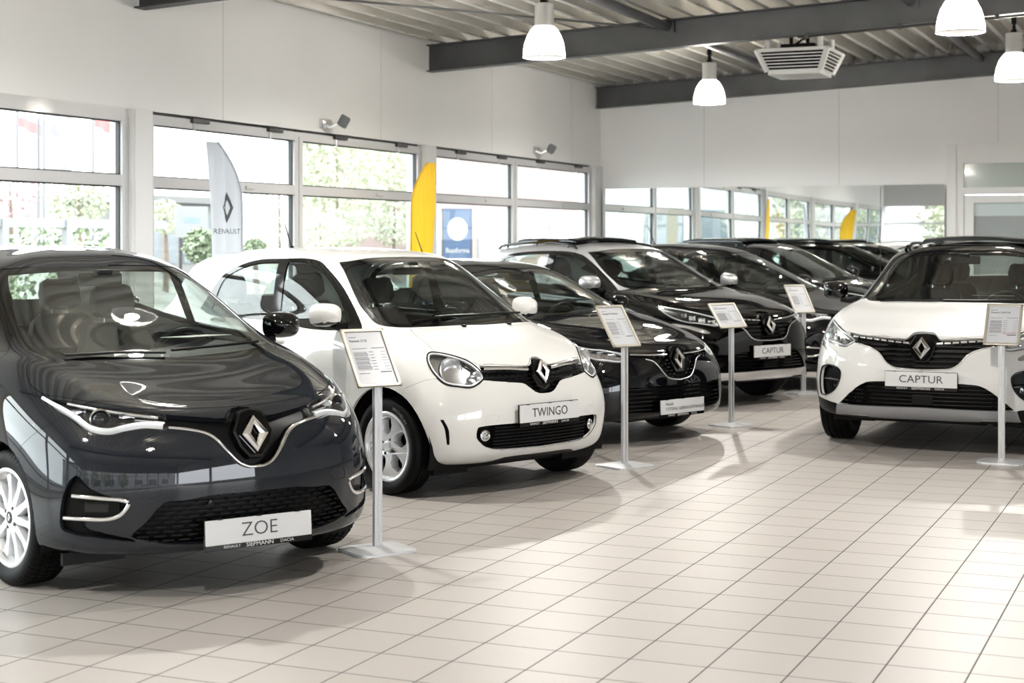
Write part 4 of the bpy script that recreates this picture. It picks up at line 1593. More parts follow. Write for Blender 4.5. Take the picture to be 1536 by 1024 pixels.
def twingo_intake(sh, g, poly, root):
    for b in lv(.305, .43, 7):
        mb = MB()
        pts = sh.path('F', [(-.40 + .80 * k / 16, b) for k in range(17)], 1, 0, .020)
        mb.tube(pts, 1.0, 4, 0, flat=(.016, .006, (0, 0, 1)))
        mb.build('slat', [MATS['black_plastic']], g, 60)
    for sg in (1, -1):
        p, n = sh.hit('F', sg * .462, .385)
        round_fog(p.x - .012, .462, .385, .028)(sh, g, sg)


def twingo_extra(sh, root, S):
    P = S['parts']
    mb = MB()
    hexa = [(-.02, .082), (.02, .082), (.062, .045), (.085, -.02), (.05, -.095), (0, -.115), (-.05, -.095), (-.085, -.02), (-.062, .045)]
    M = Matrix.Translation((.553, 0, .752)) @ Matrix.Rotation(-.30, 4, 'Y') @ Matrix(((0, 0, 1, 0), (1, 0, 0, 0), (0, 1, 0, 0), (0, 0, 0, 1)))
    k = len(hexa)
    inner = [(a * .88, b * .88) for a, b in hexa]
    mb.add([(a, b, -.05) for a, b in hexa] + [(a, b, -.006) for a, b in hexa] + [(a, b, .003) for a, b in inner],
           [((i + 1) % k, i, k + i, k + (i + 1) % k) for i in range(k)] + [(k + (i + 1) % k, k + i, 2 * k + i, 2 * k + (i + 1) % k) for i in range(k)] + [tuple(range(3 * k - 1, 2 * k - 1, -1))], 0, False, M)
    mb.build('emblem_housing', [MATS['black_gloss']], root)
    for sg in (1, -1):
        bar(sh, root, 'chrome_trim', 'F', [(sg * .10, .772), (sg * .25, .785), (sg * .42, .790)], .008, MATS['chrome'], off=.002, flat=(.006, .011, (0, 0, 1)))
        for (yy) in (.20,):
            p, n = sh.hit('T', .045, sg * yy, 1)
            mb = MB()
            mb.box((-.012, -.014, -.005), (.014, .014, .012), 0, Matrix.Translation(p), .005)
            mb.build('washer_nozzle', [MATS['black_plastic']], root)
        bar(sh, root, 'tow_cap', 'F', [(sg * .47, .507), (sg * .388, .507), (sg * .388, .468), (sg * .47, .468)], .0012, MATS['paint_white'], off=.0006, closed=True, n=3)
        mb = MB()
        mb.box((.30, .42, .14), (.325, .70, .235), 0)
        mb.v = [(x, sg * y, z) for x, y, z in mb.v]
        mb.f = [f[::-1] if sg < 0 else f for f in mb.f]
        mb.build('air_deflector', [MATS['black_plastic']], root)
    mb = MB()
    mb.box((.18, -.74, .15), (.26, .74, .20), 0)
    mb.build('crossmember', [MATS['black_plastic']], root)


def captur_extra(sh, root, S):
    # open panoramic roof panel standing on the roof, rails along it
    g = MB()
    pts = []
    n = 10
    V = []
    w = .44
    tp = lambda x: S['roof_top'](x)
    for i in range(n + 1):
        x = -1.42 - .95 * i / n
        for y, dz in ((-w, .022), (-w * .96, .040), (-w * .5, .052), (0, .056), (w * .5, .052), (w * .96, .040), (w, .022)):
            h, _ = sh.hit('T', x, y)
            V.append((x, y, (h.z if h else 1.55) * .3 + 1.565 * .7 + dz - (.012 if i in (0, n) else 0)))
    Fs = []
    for i in range(n):
        for j in range(6):
            a = i * 7 + j
            Fs.append((a + 1, a, a + 7, a + 8))
    k = len(V)
    V2 = [(x, y, z - .026) for x, y, z in V]
    Fs2 = [tuple(q + k for q in f[::-1]) for f in Fs]
    rim = []
    loop = list(range(7)) + [i * 7 + 6 for i in range(1, n + 1)] + [n * 7 + j for j in range(5, -1, -1)] + [i * 7 for i in range(n - 1, 0, -1)]
    for a, b in zip(loop, loop[1:] + loop[:1]):
        rim.append((a, b, b + k, a + k))
    g.add(V + V2, Fs + Fs2 + rim, 0, True)
    g.build('sunroof_panel', [MATS['black_gloss']], root, 30)
    for sg in (1, -1):
        mb = MB()
        pp = sh.path('T', [(-1.34 - 1.15 * i / 12, sg * .545) for i in range(13)], 1, .028)
        if len(pp) > 3:
            p0, p1 = pp[0], pp[-1]
            mb.tube([p0 + Vector((.05, 0, -.03))] + pp + [p1 + Vector((-.05, 0, -.03))], .014, 8, 0)
            for q in (1, 6, 11):
                mb.tube([pp[q], pp[q] - Vector((0, 0, .035))], .012, 6, 0)
            mb.build('roof_rail', [S.get('rail_mat', MATS['black_gloss'])], root, 60)
        mb = MB()
        mb.box((.38, .44, .19), (.41, .76, .275), 0)
        mb.v = [(x, sg * y, z) for x, y, z in mb.v]
        mb.f = [f[::-1] if sg < 0 else f for f in mb.f]
        mb.build('air_deflector', [MATS['black_plastic']], root)
        # pierced bright moulding running from the emblem to the lamp
        for i in range(8):
            t0, t1 = i / 8, (i + .78) / 8
            a0, a1 = .10 + .45 * t0, .10 + .45 * t1
            zf = lambda a: .822 + .035 * ((a - .1) / .45) ** 1.0
            bar(sh, root, 'chrome_trim', 'F', [(sg * a0, zf(a0)), (sg * (a0 + a1) / 2, zf((a0 + a1) / 2)), (sg * a1, zf(a1))], .006, MATS['chrome'], off=-.004, flat=(.006, .009, (0, 0, 1)), n=2)
        ed = [(sg * a, b) for a, b in ((.50, .806), (.385, .778), (.315, .738), (.262, .675), (.20, .642), (.10, .633), (0, .630))]
        bar(sh, root, 'grille_frame', 'F', ed, .006, MATS['chrome'], off=.001, flat=(.005, .006, (0, 0, 1)), n=4)
    mb = MB()
    hexa = [(-.03, .105), (.03, .105), (.055, .095), (.098, .02), (.075, -.06), (.04, -.105), (-.04, -.105), (-.075, -.06), (-.098, .02), (-.055, .095)]
    p, n_ = sh.hit('F', 0, .785)
    M = Matrix.Translation((p.x + .008, 0, .788)) @ Matrix.Rotation(-.28, 4, 'Y') @ Matrix(((0, 0, 1, 0), (1, 0, 0, 0), (0, 1, 0, 0), (0, 0, 0, 1)))
    k = len(hexa)
    inner = [(a * .9, b * .9) for a, b in hexa]
    mb.add([(a, b, -.05) for a, b in hexa] + [(a, b, -.006) for a, b in hexa] + [(a, b, .003) for a, b in inner],
           [((i + 1) % k, i, k + i, k + (i + 1) % k) for i in range(k)] + [(k + (i + 1) % k, k + i, 2 * k + i, 2 * k + (i + 1) % k) for i in range(k)] + [tuple(range(3 * k - 1, 2 * k - 1, -1))], 0, False, M)
    mb.build('emblem_housing', [MATS['black_gloss']], root)
    mb = MB()
    q, _ = sh.hit('F', 0, .43)
    mb.box((q.x - .05, -.075, .37), (q.x - .012, .075, .445), 0, None, .006)
    mb.build('radar_box', [MATS['black_plastic']], root)


def captur_fog(sh, g, sg):
    k = ('D', 40)
    c, n = sh.hit(k, *proj2(k, [(.69, .715, .52)], sg)[0], sg)
    M = on_surface(c - n * .04, n)
    mb = MB()
    mb.tube([M @ Vector((0, -.10, .0)), M @ Vector((0.01, 0, .004)), M @ Vector((0, .10, -.002))], 1.0, 6, 0, flat=(.012, .012, (0, 0, 1)))
    mb.build('crossbar', [MATS['black_gloss']], g, 60)
    mb = MB()
    mb.lathe([(.03, -.01), (.03, .005), (.0, .008)], 16, 0, on_surface(c - n * .045 + Vector((0, 0, -.035)), n) @ Matrix.Rotation(-PI / 2, 4, 'Z'), 'y')
    mb.build('fog_light', [MATS['lamp_glass']], g, 60)
    loop = smooth_poly(proj2(k, S_FOG['poly'], sg), 5)
    pp = sh.path(k, offset_poly(loop, .004), sg, .003)
    mb = MB()
    mb.tube(pp, .006, 6, 0, closed=True)
    mb.build('fog_frame', [MATS['black_gloss']], g, 60)


S_FOG = {}


def clio_extra(sh, root, S):
    for sg in (1, -1):
        bar(sh, root, 'chrome_trim', 'F', [(sg * .10, .69), (sg * .26, .692), (sg * .45, .702)], .006, MATS['chrome'], off=.0, flat=(.005, .007, (0, 0, 1)))
        ed = [(sg * a, b) for a, b in ((.33, .664), (.255, .64), (.178, .553), (.125, .512), (0, .493))]
        bar(sh, root, 'grille_frame', 'F', ed, .005, MATS['chrome_soft'], off=.001, flat=(.004, .005, (0, 0, 1)))
    mb = MB()
    hexa = [(-.03, .10), (.03, .10), (.055, .09), (.092, .02), (.07, -.06), (.04, -.10), (-.04, -.10), (-.07, -.06), (-.092, .02), (-.055, .09)]
    p, n_ = sh.hit('F', 0, .655)
    M = Matrix.Translation((p.x + .006, 0, .655)) @ Matrix.Rotation(-.25, 4, 'Y') @ Matrix(((0, 0, 1, 0), (1, 0, 0, 0), (0, 1, 0, 0), (0, 0, 0, 1)))
    k = len(hexa)
    mb.add([(a, b, -.05) for a, b in hexa] + [(a, b, .0) for a, b in hexa],
           [((i + 1) % k, i, k + i, k + (i + 1) % k) for i in range(k)] + [tuple(range(2 * k - 1, k - 1, -1))], 0, False, M)
    mb.build('emblem_housing', [MATS['black_gloss']], root)


def lv(a, b, n):
    return [a + (b - a) * i / (n - 1) for i in range(n)]


GEN_TRIM = dict(
    rear_window=[(0, 1.22), (.42, 1.215), (.48, 1.25), (.42, 1.40), (0, 1.415)],
)

SPEC_ZOE = dict(
    pose=(-4.606, 6.503, -30.3), rings=ZOE, res=(8, 8), paint=MATS['paint_grey'], label='dark blue-grey hatchback nearest the camera at the left edge of the showroom',
    rim='ten', tread=62, steer=6, hl_view=('D', 35), dash=MATS['cabin_grey'], seat_mat=MATS['seat_grey'], mirror_paint=MATS['black_gloss'],
    lamp=zoe_lamp,
    grillefill=lambda sh, g, poly, root: None,
    intakefill=fill_dashes(lv(.272, .455, 10), .068, .68, .0045, .014, 'black_plastic'),
    fogfill=zoe_fog, fog_shift=(-.055, 0, 0), extra=zoe_extra,
    emblem=(.714, .026, .28, .066, .084),
    plate=dict(x=.875, z=.288 + .012, tilt=.06, txt='ZOE', size=.088, xs=1.05, thin=-.0008),
    parts=dict(
        windshield=[(0, .985), (.34, .998), (.50, 1.012), (.60, 1.028), (.645, 1.052), (.655, 1.085), (.628, 1.17), (.575, 1.30), (.52, 1.395), (.495, 1.425, 1), (.35, 1.438), (0, 1.445)],
        frit=.026, rear_window=[(0, 1.20), (.46, 1.195), (.53, 1.23), (.46, 1.38), (.40, 1.41), (0, 1.425)],
        side_trim=[(-.36, 1.045, 1), (-.62, 1.20), (-.90, 1.335), (-1.12, 1.405), (-1.5, 1.44), (-2.0, 1.445), (-2.35, 1.40), (-2.52, 1.30), (-2.50, 1.20, 1), (-2.0, 1.13), (-1.3, 1.075), (-.8, 1.05)],
        side_windows=[[(-.66, 1.075, 1), (-.70, 1.20), (-.95, 1.325), (-1.16, 1.39), (-1.42, 1.415, 1), (-1.44, 1.10, 1), (-1.0, 1.08)], [(-1.52, 1.42, 1), (-1.95, 1.425), (-2.25, 1.395), (-2.40, 1.28), (-2.38, 1.21, 1), (-1.9, 1.145), (-1.52, 1.11, 1)]],
        headlight=[(.216, .75, .868, 1), (.335, .685, .860), (.50, .56, .833), (.655, .375, .806), (.697, .352, .778), (.712, .375, .746), (.672, .465, .752), (.639, .533, .743), (.604, .60, .727), (.543, .657, .738), (.423, .703, .793)],
        grille=[(0, .822), (.05, .812), (.095, .781), (.12, .778), (.23, .790), (.35, .803, 1), (.362, .755, 1), (.30, .742), (.222, .725), (.178, .70), (.13, .643), (.08, .590), (.035, .570), (0, .569)],
        intake=[(0, .457), (.19, .458), (.32, .444), (.40, .440), (.432, .42), (.483, .355), (.535, .300), (.50, .282), (.34, .252), (0, .242)],
        fog=[(.564, .722, .556), (.615, .685, .508), (.655, .645, .482), (.722, .546, .445), (.712, .56, .40), (.688, .60, .376), (.61, .693, .37), (.61, .693, .335), (.66, .645, .315), (.73, .54, .285), (.735, .53, .275), (.66, .64, .292), (.513, .762, .318), (.505, .772, .384), (.525, .755, .50)],
        hood=[(.04, 0), (.01, .30), (-.085, .52), (-.15, .625), (-.135, .675), (-.078, .715), (.06, .751), (.16, .744), (.228, .726), (.40, .612), (.56, .46), (.657, .348), (.715, .22), (.742, .11), (.72, .085), (.69, .05), (.672, 0)],
        bumper=[(.16, .30), (.215, .657), (.385, .785), (.42, .87), (1.0, .87), (1.0, .1), (.2, .1)],
        doors=[[(-.32, 1.0, 1), (-.34, .80), (-.42, .50), (-.46, .26, 1), (-1.46, .25, 1), (-1.48, 1.05, 1), (-1.46, 1.46, 1), (-1.1, 1.43), (-.86, 1.34), (-.58, 1.20), (-.33, 1.03, 1)], [(-1.49, .25, 1), (-2.12, .26), (-2.2, .5), (-2.42, .75), (-2.52, 1.0), (-2.56, 1.25), (-2.42, 1.42), (-2.0, 1.47), (-1.49, 1.47, 1)]],
        handles=[(-1.30, .93), (-2.30, 1.20)],
        arch_r=.345, wheel_r=.31, rim_r=.222, tyre_w=.195, track_out=.845, wheelbase=2.588, nose=.84, under_z=.19, belt=1.02,
        cowl=(-.02, 1.035), cabin_w=.66, seat_x=-1.28, seat_z=.14, mirror_z=1.40, mirror=(-.72, .95, 1.105), mirror_size=(.22, .145, .13),
        wipers=[[(-.02, -.02), (-.05, .25), (-.12, .50)], [(-.06, -.54), (-.03, -.30), (-.0, -.06)]],
        paper=(-.42, .30, 1.078, .3)), paper_label='white price sheet lying on the dashboard of the dark blue-grey hatchback')

SPEC_TWINGO = dict(
    pose=(-4.351, 9.526, -22.8), rings=TWINGO, res=(8, 8), paint=MATS['paint_white'], label='small cream white hatchback parked second from the left, beside the dark blue-grey one',
    rim='cap5', tread=0, tyre_text='MICHELIN', lamp_floor='chrome_soft', hl_view=('D', 32), mirror_two=True,
    lamp=make_lamp(.008, .012, .004, [], [], border_mat='lamp_white', bezel=True, bowls=[(.365, .595, .785, .072), (.475, .485, .735, .040)]),
    grillefill=fill_dashes(lv(.64, .765, 6), .05, .8, .004, .012, 'black_plastic'),
    intakefill=twingo_intake,
    extra=twingo_extra, emblem=(.755, .020, .28, .060, .078),
    plate=dict(x=.632, z=.506, tilt=.02, txt='TWINGO', size=.078, xs=.95, thin=.0),
    parts=dict(
        windshield=[(0, 1.028), (.24, 1.03), (.49, 1.025), (.60, 1.025), (.648, 1.04), (.642, 1.10), (.628, 1.17), (.575, 1.305), (.525, 1.405), (.505, 1.432, 1), (.30, 1.458), (0, 1.466)],
        frit=.026, rear_window=[(0, 1.16), (.46, 1.155), (.52, 1.19), (.46, 1.36), (.40, 1.40), (0, 1.42)],
        side_trim=[(-.345, 1.0, 1), (-.66, 1.255), (-.93, 1.412), (-1.08, 1.450), (-1.3, 1.452), (-1.67, 1.434), (-1.95, 1.35), (-2.05, 1.265), (-2.18, 1.09, 1), (-2.0, 1.047), (-1.3, 1.033), (-.8, .997)],
        side_windows=[[(-.50, 1.025, 1), (-.66, 1.20), (-.90, 1.365), (-1.07, 1.418), (-1.268, 1.428, 1), (-1.235, 1.25), (-1.203, 1.05, 1), (-.8, 1.018)], [(-1.365, 1.428, 1), (-1.664, 1.41), (-1.91, 1.332), (-1.985, 1.262), (-2.03, 1.09, 1), (-1.9, 1.072), (-1.31, 1.058, 1), (-1.325, 1.24)]],
        headlight=[(.215, .655, .877), (.235, .625, .890), (.32, .553, .872), (.40, .49, .838), (.46, .452, .790), (.489, .440, .752), (.50, .447, .722), (.487, .53, .678), (.454, .60, .683), (.391, .67, .702), (.316, .695, .765), (.250, .687, .83)],
        grille=[(0, .838), (.03, .836), (.062, .80), (.10, .790), (.26, .797), (.44, .806, 1), (.447, .722, 1), (.29, .703), (.20, .695), (.155, .685), (.12, .66), (.08, .632), (.04, .622), (0, .621)],
        intake=[(0, .450), (.25, .448), (.48, .445), (.520, .437), (.529, .41), (.524, .375), (.48, .330), (.43, .305), (.35, .290), (0, .278)],
        lip=[(0, .238), (.28, .236), (.34, .222), (.40, .206), (.62, .206), (.75, .21), (.75, .10), (0, .10)],
        slit=[(.420, .728, .492, 1), (.438, .708, .44), (.446, .695, .34, 1), (.452, .684, .34, 1), (.452, .690, .43), (.432, .714, .492, 1)],
        hood=[(.075, 0), (.055, .27), (-.03, .47), (-.085, .535), (.0, .575), (.10, .595), (.225, .615), (.245, .612), (.335, .54), (.41, .478), (.45, .435), (.46, .40), (.50, .25), (.523, .105), (.515, .07), (.49, .035), (.487, 0)],
        bumper=[(.10, .30), (.175, .668), (.30, .728), (.45, .76), (1.0, .76), (1.0, .1), (.1, .1)],
        doors=[[(-.33, .99, 1), (-.317, .85), (-.34, .54), (-.44, .27, 1), (-1.26, .25, 1), (-1.285, .7), (-1.30, 1.05, 1), (-1.30, 1.475, 1), (-1.07, 1.475), (-.915, 1.435), (-.64, 1.27), (-.34, 1.015, 1)], [(-1.312, .25, 1), (-2.0, .26), (-2.08, .5), (-2.20, .75), (-2.22, 1.06), (-2.08, 1.29), (-1.97, 1.38), (-1.67, 1.46), (-1.312, 1.475, 1)]],
        handles=[(-1.14, .90), (-1.9, 1.02)],
        arch_r=.362, wheel_r=.30, rim_r=.213, tyre_w=.175, track_out=.815, wheelbase=2.49, nose=.60, under_z=.19, belt=1.02,
        cowl=(-.08, 1.03), cabin_w=.64, seat_x=-1.12, seat_z=.13, mirror_z=1.41, mirror=(-.53, .885, 1.10), mirror_size=(.20, .15, .13),
        wipers=[[(-.06, -.05), (-.09, .22), (-.17, .50)], [(-.12, -.50), (-.08, -.25), (-.06, -.02)]],
        antenna=(-2.10, 0), paper=(-.40, .16, 1.072, .35)), paper_label='white price sheet lying on the dashboard of the cream white hatchback')

CAP_PARTS = dict(
    windshield=[(0, 1.095), (.36, 1.092), (.56, 1.088), (.665, 1.098), (.70, 1.125), (.685, 1.18), (.64, 1.30), (.575, 1.42), (.545, 1.462, 1), (.30, 1.488), (0, 1.495)],
    frit=.026, rear_window=[(0, 1.26), (.46, 1.255), (.52, 1.29), (.46, 1.43), (0, 1.455)],
    side_trim=[(-.43, 1.075, 1), (-.73, 1.235), (-1.02, 1.385), (-1.19, 1.445), (-1.45, 1.472), (-2.05, 1.455), (-2.3, 1.41), (-2.62, 1.27, 1), (-2.45, 1.21), (-2.1, 1.16), (-1.4, 1.105), (-.8, 1.08)],
    side_windows=[[(-.76, 1.105, 1), (-.80, 1.225), (-1.06, 1.365), (-1.22, 1.415), (-1.46, 1.44, 1), (-1.48, 1.13, 1), (-1.1, 1.115)], [(-1.56, 1.445, 1), (-2.02, 1.43), (-2.26, 1.385), (-2.45, 1.285), (-2.40, 1.225, 1), (-2.05, 1.175), (-1.56, 1.135, 1)]],
    headlight=[(.15, .83, .965, 1), (.40, .755, .935), (.545, .665, .902), (.672, .565, .860), (.724, .52, .822), (.722, .575, .782), (.709, .605, .772), (.60, .735, .792), (.50, .81, .805), (.36, .85, .845), (.22, .86, .915)],
    drl=[(.36, .853, .80), (.43, .842, .768), (.50, .812, .762), (.60, .745, .728), (.69, .672, .707), (.70, .662, .72), (.66, .695, .745), (.585, .752, .770), (.47, .825, .795)],
    grille=[(0, .903), (.03, .901), (.075, .893), (.12, .850), (.17, .848), (.35, .857), (.50, .868), (.572, .880, 1), (.535, .82), (.49, .804), (.375, .777), (.308, .738), (.255, .675), (.20, .645), (.10, .634), (0, .631)],
    intake=[(0, .540), (.34, .532), (.40, .524), (.45, .505), (.52, .455), (.635, .350, 1), (.55, .342), (0, .350)],
    skid=[(0, .352), (.56, .344), (.655, .338, 1), (.675, .262, 1), (.58, .268), (.42, .276), (.40, .262), (0, .262)],
    lip=[(0, .262), (.58, .262), (.665, .262), (.652, .336), (.72, .352), (.84, .372), (1.0, .375), (1.0, .08), (0, .08)],
    fog=[(.60, .80, .596), (.655, .742, .628), (.725, .655, .614), (.747, .625, .58), (.738, .645, .497), (.70, .703, .433), (.60, .80, .405), (.585, .815, .47)],
    hood=[(-.07, 0), (-.10, .30), (-.185, .52), (-.29, .64), (-.30, .70), (-.20, .755), (.05, .80), (.19, .785), (.40, .74), (.56, .655), (.70, .47), (.755, .25), (.782, .12), (.765, .09), (.725, .05), (.715, 0)],
    bumper=[(.22, .30), (.25, .75), (.38, .83), (.45, .92), (1.0, .92), (1.0, .1), (.2, .1)],
    doors=[[(-.41, 1.06, 1), (-.42, .85), (-.48, .55), (-.5, .40, 1), (-1.50, .40, 1), (-1.515, 1.08, 1), (-1.50, 1.49, 1), (-1.18, 1.462), (-1.0, 1.40), (-.71, 1.25), (-.42, 1.085, 1)], [(-1.525, .40, 1), (-2.15, .40), (-2.25, .6), (-2.47, .8), (-2.57, 1.05), (-2.66, 1.27), (-2.32, 1.43), (-2.05, 1.475), (-1.525, 1.49, 1)]],
    handles=[(-1.33, .96), (-2.40, 1.0)],
    pillar=[(-.28, 1.135), (-.42, 1.088), (-.55, 1.10), (-1.5, 1.15), (-2.62, 1.29), (-2.75, 1.34), (-2.95, 1.40), (-3.1, 1.9), (-.2, 1.9)],
    cladding=[(-.36, .2), (-.36, .36), (-.5, .385), (-2.2, .385), (-2.3, .36), (-2.3, .2)],
    arch_r=.375, arch_trim=.045, wheel_r=.345, rim_r=.22, tyre_w=.215, track_out=.90, wheelbase=2.639, nose=.85, under_z=.22, belt=1.08,
    cowl=(-.13, 1.09), cabin_w=.68, seat_x=-1.36, seat_z=.20, mirror_z=1.45, mirror=(-.62, 1.0, 1.16), mirror_size=(.21, .15, .13),
    wipers=[[(-.12, -.02), (-.14, .25), (-.22, .50)], [(-.16, -.52), (-.13, -.28), (-.11, -.05)]],
    antenna=None)
CAP_PARTS.pop('antenna')
S_FOG['poly'] = CAP_PARTS['fog']
CAP_LAMP = make_lamp(.006, .012, .008, [], [], border_mat='lamp_white', leds=[(.655, .615, .815, .036, .022), (.60, .69, .83, .034, .022), (.53, .745, .85, .032, .022), (.45, .775, .875, .028, .02)])

SPEC_CAPW = dict(
    pose=(-1.887, 12.79, -92.0), rings=CAPTUR, res=(8, 8), paint=MATS['paint_pearl'], roof_paint=MATS['paint_black'], label='white crossover with a black roof at the right, its front to the camera',
    rim='star', tread=0, mirror_paint=MATS['black_gloss'], lamp_floor='chrome_soft', lamp=CAP_LAMP, hl_view=('D', 40),
    grillefill=fill_slats(lv(.655, .80, 5), .007, .014, .02, 'black_gloss'), intakefill=fill_slats(lv(.375, .52, 6), .005, .014, .025, 'black_gloss'),
    fogfill=captur_fog, fog_shift=(-.06, 0, 0), extra=captur_extra, roof_top=lambda x: 1.57, emblem=(.788, .024, .26, .066, .086), seat_mat=MATS['seat_dark'],
    plate=dict(x=.875, z=.56, tilt=.0, txt='CAPTUR', size=.078, xs=1.08, thin=.0),
    parts=dict(CAP_PARTS, paper=(-.52, .30, 1.135, 0)), paper_label='white sheet on the dashboard of the white crossover')

SPEC_CAPB = dict(
    pose=(-4.56, 15.321, -26.6), rings=CAPTUR, res=(6, 6), paint=MATS['paint_black'], roof_paint=MATS['paint_silver'], mirror_paint=MATS['paint_silver'], label='black crossover with an open roof panel, third car behind the dark blue-grey hatchback',
    rim='star', lamp=CAP_LAMP, hl_view=('D', 40),
    grillefill=fill_slats(lv(.655, .80, 5), .007, .014, .02, 'black_gloss'), intakefill=fill_slats(lv(.375, .52, 6), .005, .014, .025, 'black_gloss'),
    fogfill=captur_fog, fog_shift=(-.06, 0, 0), extra=captur_extra, roof_top=lambda x: 1.57, emblem=(.778, .024, .26, .064, .084), skid_mat=MATS['chrome_soft'],
    plate=dict(x=.872, z=.533, tilt=.0, txt='CAPTUR', size=.078, xs=1.05, thin=.0),
    parts=dict(CAP_PARTS))

SPEC_CLIO = dict(
    pose=(-4.536, 12.291, -22.3), rings=CLIO, res=(7, 7), paint=MATS['paint_ink'], label='low black hatchback with a printed sheet plate, between the cream white and the black crossover',
    rim='star', tread=0, mirror_two=True, hl_view=('D', 35),
    lamp_floor='chrome_soft', lamp=make_lamp(.006, .010, .008, [], [], leds=[(.50, .67, .712, .04, .018), (.56, .61, .705, .04, .018), (.62, .56, .69, .035, .018)]),
    grillefill=fill_dashes(lv(.515, .675, 7), .05, .6, .006, .012, 'black_gloss'), intakefill=fill_slats(lv(.28, .44, 6), .006, .016, .02, 'black_gloss'),
    extra=clio_extra, emblem=(.655, .022, .22, .064, .084),
    plate=dict(x=.858, z=.292, tilt=.02, lines=[('Renault', .030, -.205, .022, 'LEFT'), ('7 STERNE GEBRAUCHTWAGEN', .034, -.205, -.016, 'LEFT')], thin=.0),
    parts=dict(
        windshield=[(0, .968), (.30, .97), (.54, .975), (.645, .985), (.675, 1.005), (.665, 1.05), (.63, 1.14), (.59, 1.23), (.55, 1.30, 1), (.30, 1.335), (0, 1.342)],
        frit=.026, rear_window=[(0, 1.13), (.46, 1.125), (.53, 1.16), (.46, 1.29), (0, 1.315)],
        side_trim=[(-.43, .99, 1), (-.70, 1.12), (-1.0, 1.24), (-1.2, 1.30), (-1.5, 1.325), (-2.0, 1.315), (-2.3, 1.26), (-2.48, 1.16, 1), (-2.2, 1.08), (-1.4, 1.02), (-.8, .995)],
        side_windows=[[(-.74, 1.02, 1), (-.78, 1.12), (-1.03, 1.225), (-1.22, 1.275), (-1.45, 1.295, 1), (-1.47, 1.045, 1), (-1.1, 1.03)], [(-1.54, 1.298, 1), (-1.97, 1.29), (-2.22, 1.24), (-2.33, 1.165), (-2.28, 1.12, 1), (-1.9, 1.075), (-1.54, 1.05, 1)]],
        headlight=[(.30, .775, .80, 1), (.49, .695, .757), (.581, .61, .745), (.66, .52, .722), (.70, .465, .705), (.705, .49, .672), (.692, .545, .645), (.64, .645, .655), (.57, .71, .667), (.45, .765, .72)],
        grille=[(0, .750), (.035, .748), (.065, .738), (.105, .70), (.16, .698), (.31, .700), (.455, .712, 1), (.462, .69), (.32, .668), (.252, .645), (.174, .553), (.122, .514), (0, .495)],
        intake=[(0, .456), (.27, .454), (.37, .447), (.515, .455), (.56, .42), (.595, .29), (.45, .262), (0, .255)],
        hood=[(-.05, 0), (-.08, .30), (-.165, .52), (-.275, .625), (-.28, .68), (-.2, .73), (.05, .765), (.25, .765), (.36, .742), (.49, .685), (.58, .605), (.66, .52), (.70, .45), (.745, .25), (.762, .12), (.748, .08), (.728, .04), (.724, 0)],
        bumper=[(.18, .30), (.22, .60), (.40, .68), (.45, .80), (1.0, .80), (1.0, .1), (.2, .1)],
        doors=[[(-.41, .97, 1), (-.42, .8), (-.48, .5), (-.5, .26, 1), (-1.50, .26, 1), (-1.505, 1.0, 1), (-1.49, 1.34, 1), (-1.19, 1.315), (-.98, 1.255), (-.68, 1.135), (-.42, 1.0, 1)]],
        handles=[(-1.33, .90)],
        arch_r=.345, wheel_r=.315, rim_r=.21, tyre_w=.195, track_out=.88, wheelbase=2.583, nose=.83, under_z=.17, belt=.98,
        cowl=(-.12, .97), cabin_w=.67, seat_x=-1.35, seat_z=.06, mirror_z=1.30, mirror=(-.70, .97, 1.03), mirror_size=(.20, .13, .12),
        wipers=[[(-.10, -.02), (-.13, .25), (-.21, .50)], [(-.15, -.52), (-.12, -.28), (-.10, -.05)]], antenna=(-2.2, 0)))

SPEC_FIVE = dict(SPEC_ZOE, pose=(-4.1, 17.42, -25.0), res=(6, 6), paint=MATS['paint_dusk'], label='dark slate hatchback at the back of the row, in front of the mirror wall', tread=0, steer=0,
                 seat_mat=MATS['seat_dark'], dash=MATS['cabin_dark'], rim='star',
                 parts=dict({k: v for k, v in SPEC_ZOE['parts'].items() if k != 'paper'}, antenna=(-2.2, 0)),
                 plate=dict(x=.875, z=.30, txt='', size=.08))

SPEC_SIX = dict(SPEC_CAPB, pose=(-4.15, 20.6, -18.0), paint=MATS['paint_ink'], roof_paint=MATS['paint_ink'], mirror_paint=MATS['paint_ink'], label='black crossover farthest back, seen from its side close to the mirror wall',
                plate=dict(x=.872, z=.533, txt='', size=.08))
EXPOSURE = 2.25


# ------------------------------------------------------------------ the showroom (x to the right, y into the depth, left wall at WX, back wall at WY)
WX, WY = -8.67, 23.45
FY, RX = -5.8, 11.0
H_CAM = 1.57
SLOPE = math.tan(math.radians(2.66))


def zbeam(x):
    """underside of the rafters"""
    return 3.62 + (x - WX) * SLOPE


def wall_mat():
    m = mat('white panel wall', (.80, .80, .785), .6)
    nt = m.node_tree
    noise_color(m, (.88, .88, .872), (.905, .905, .90), .6, 2)
    return m


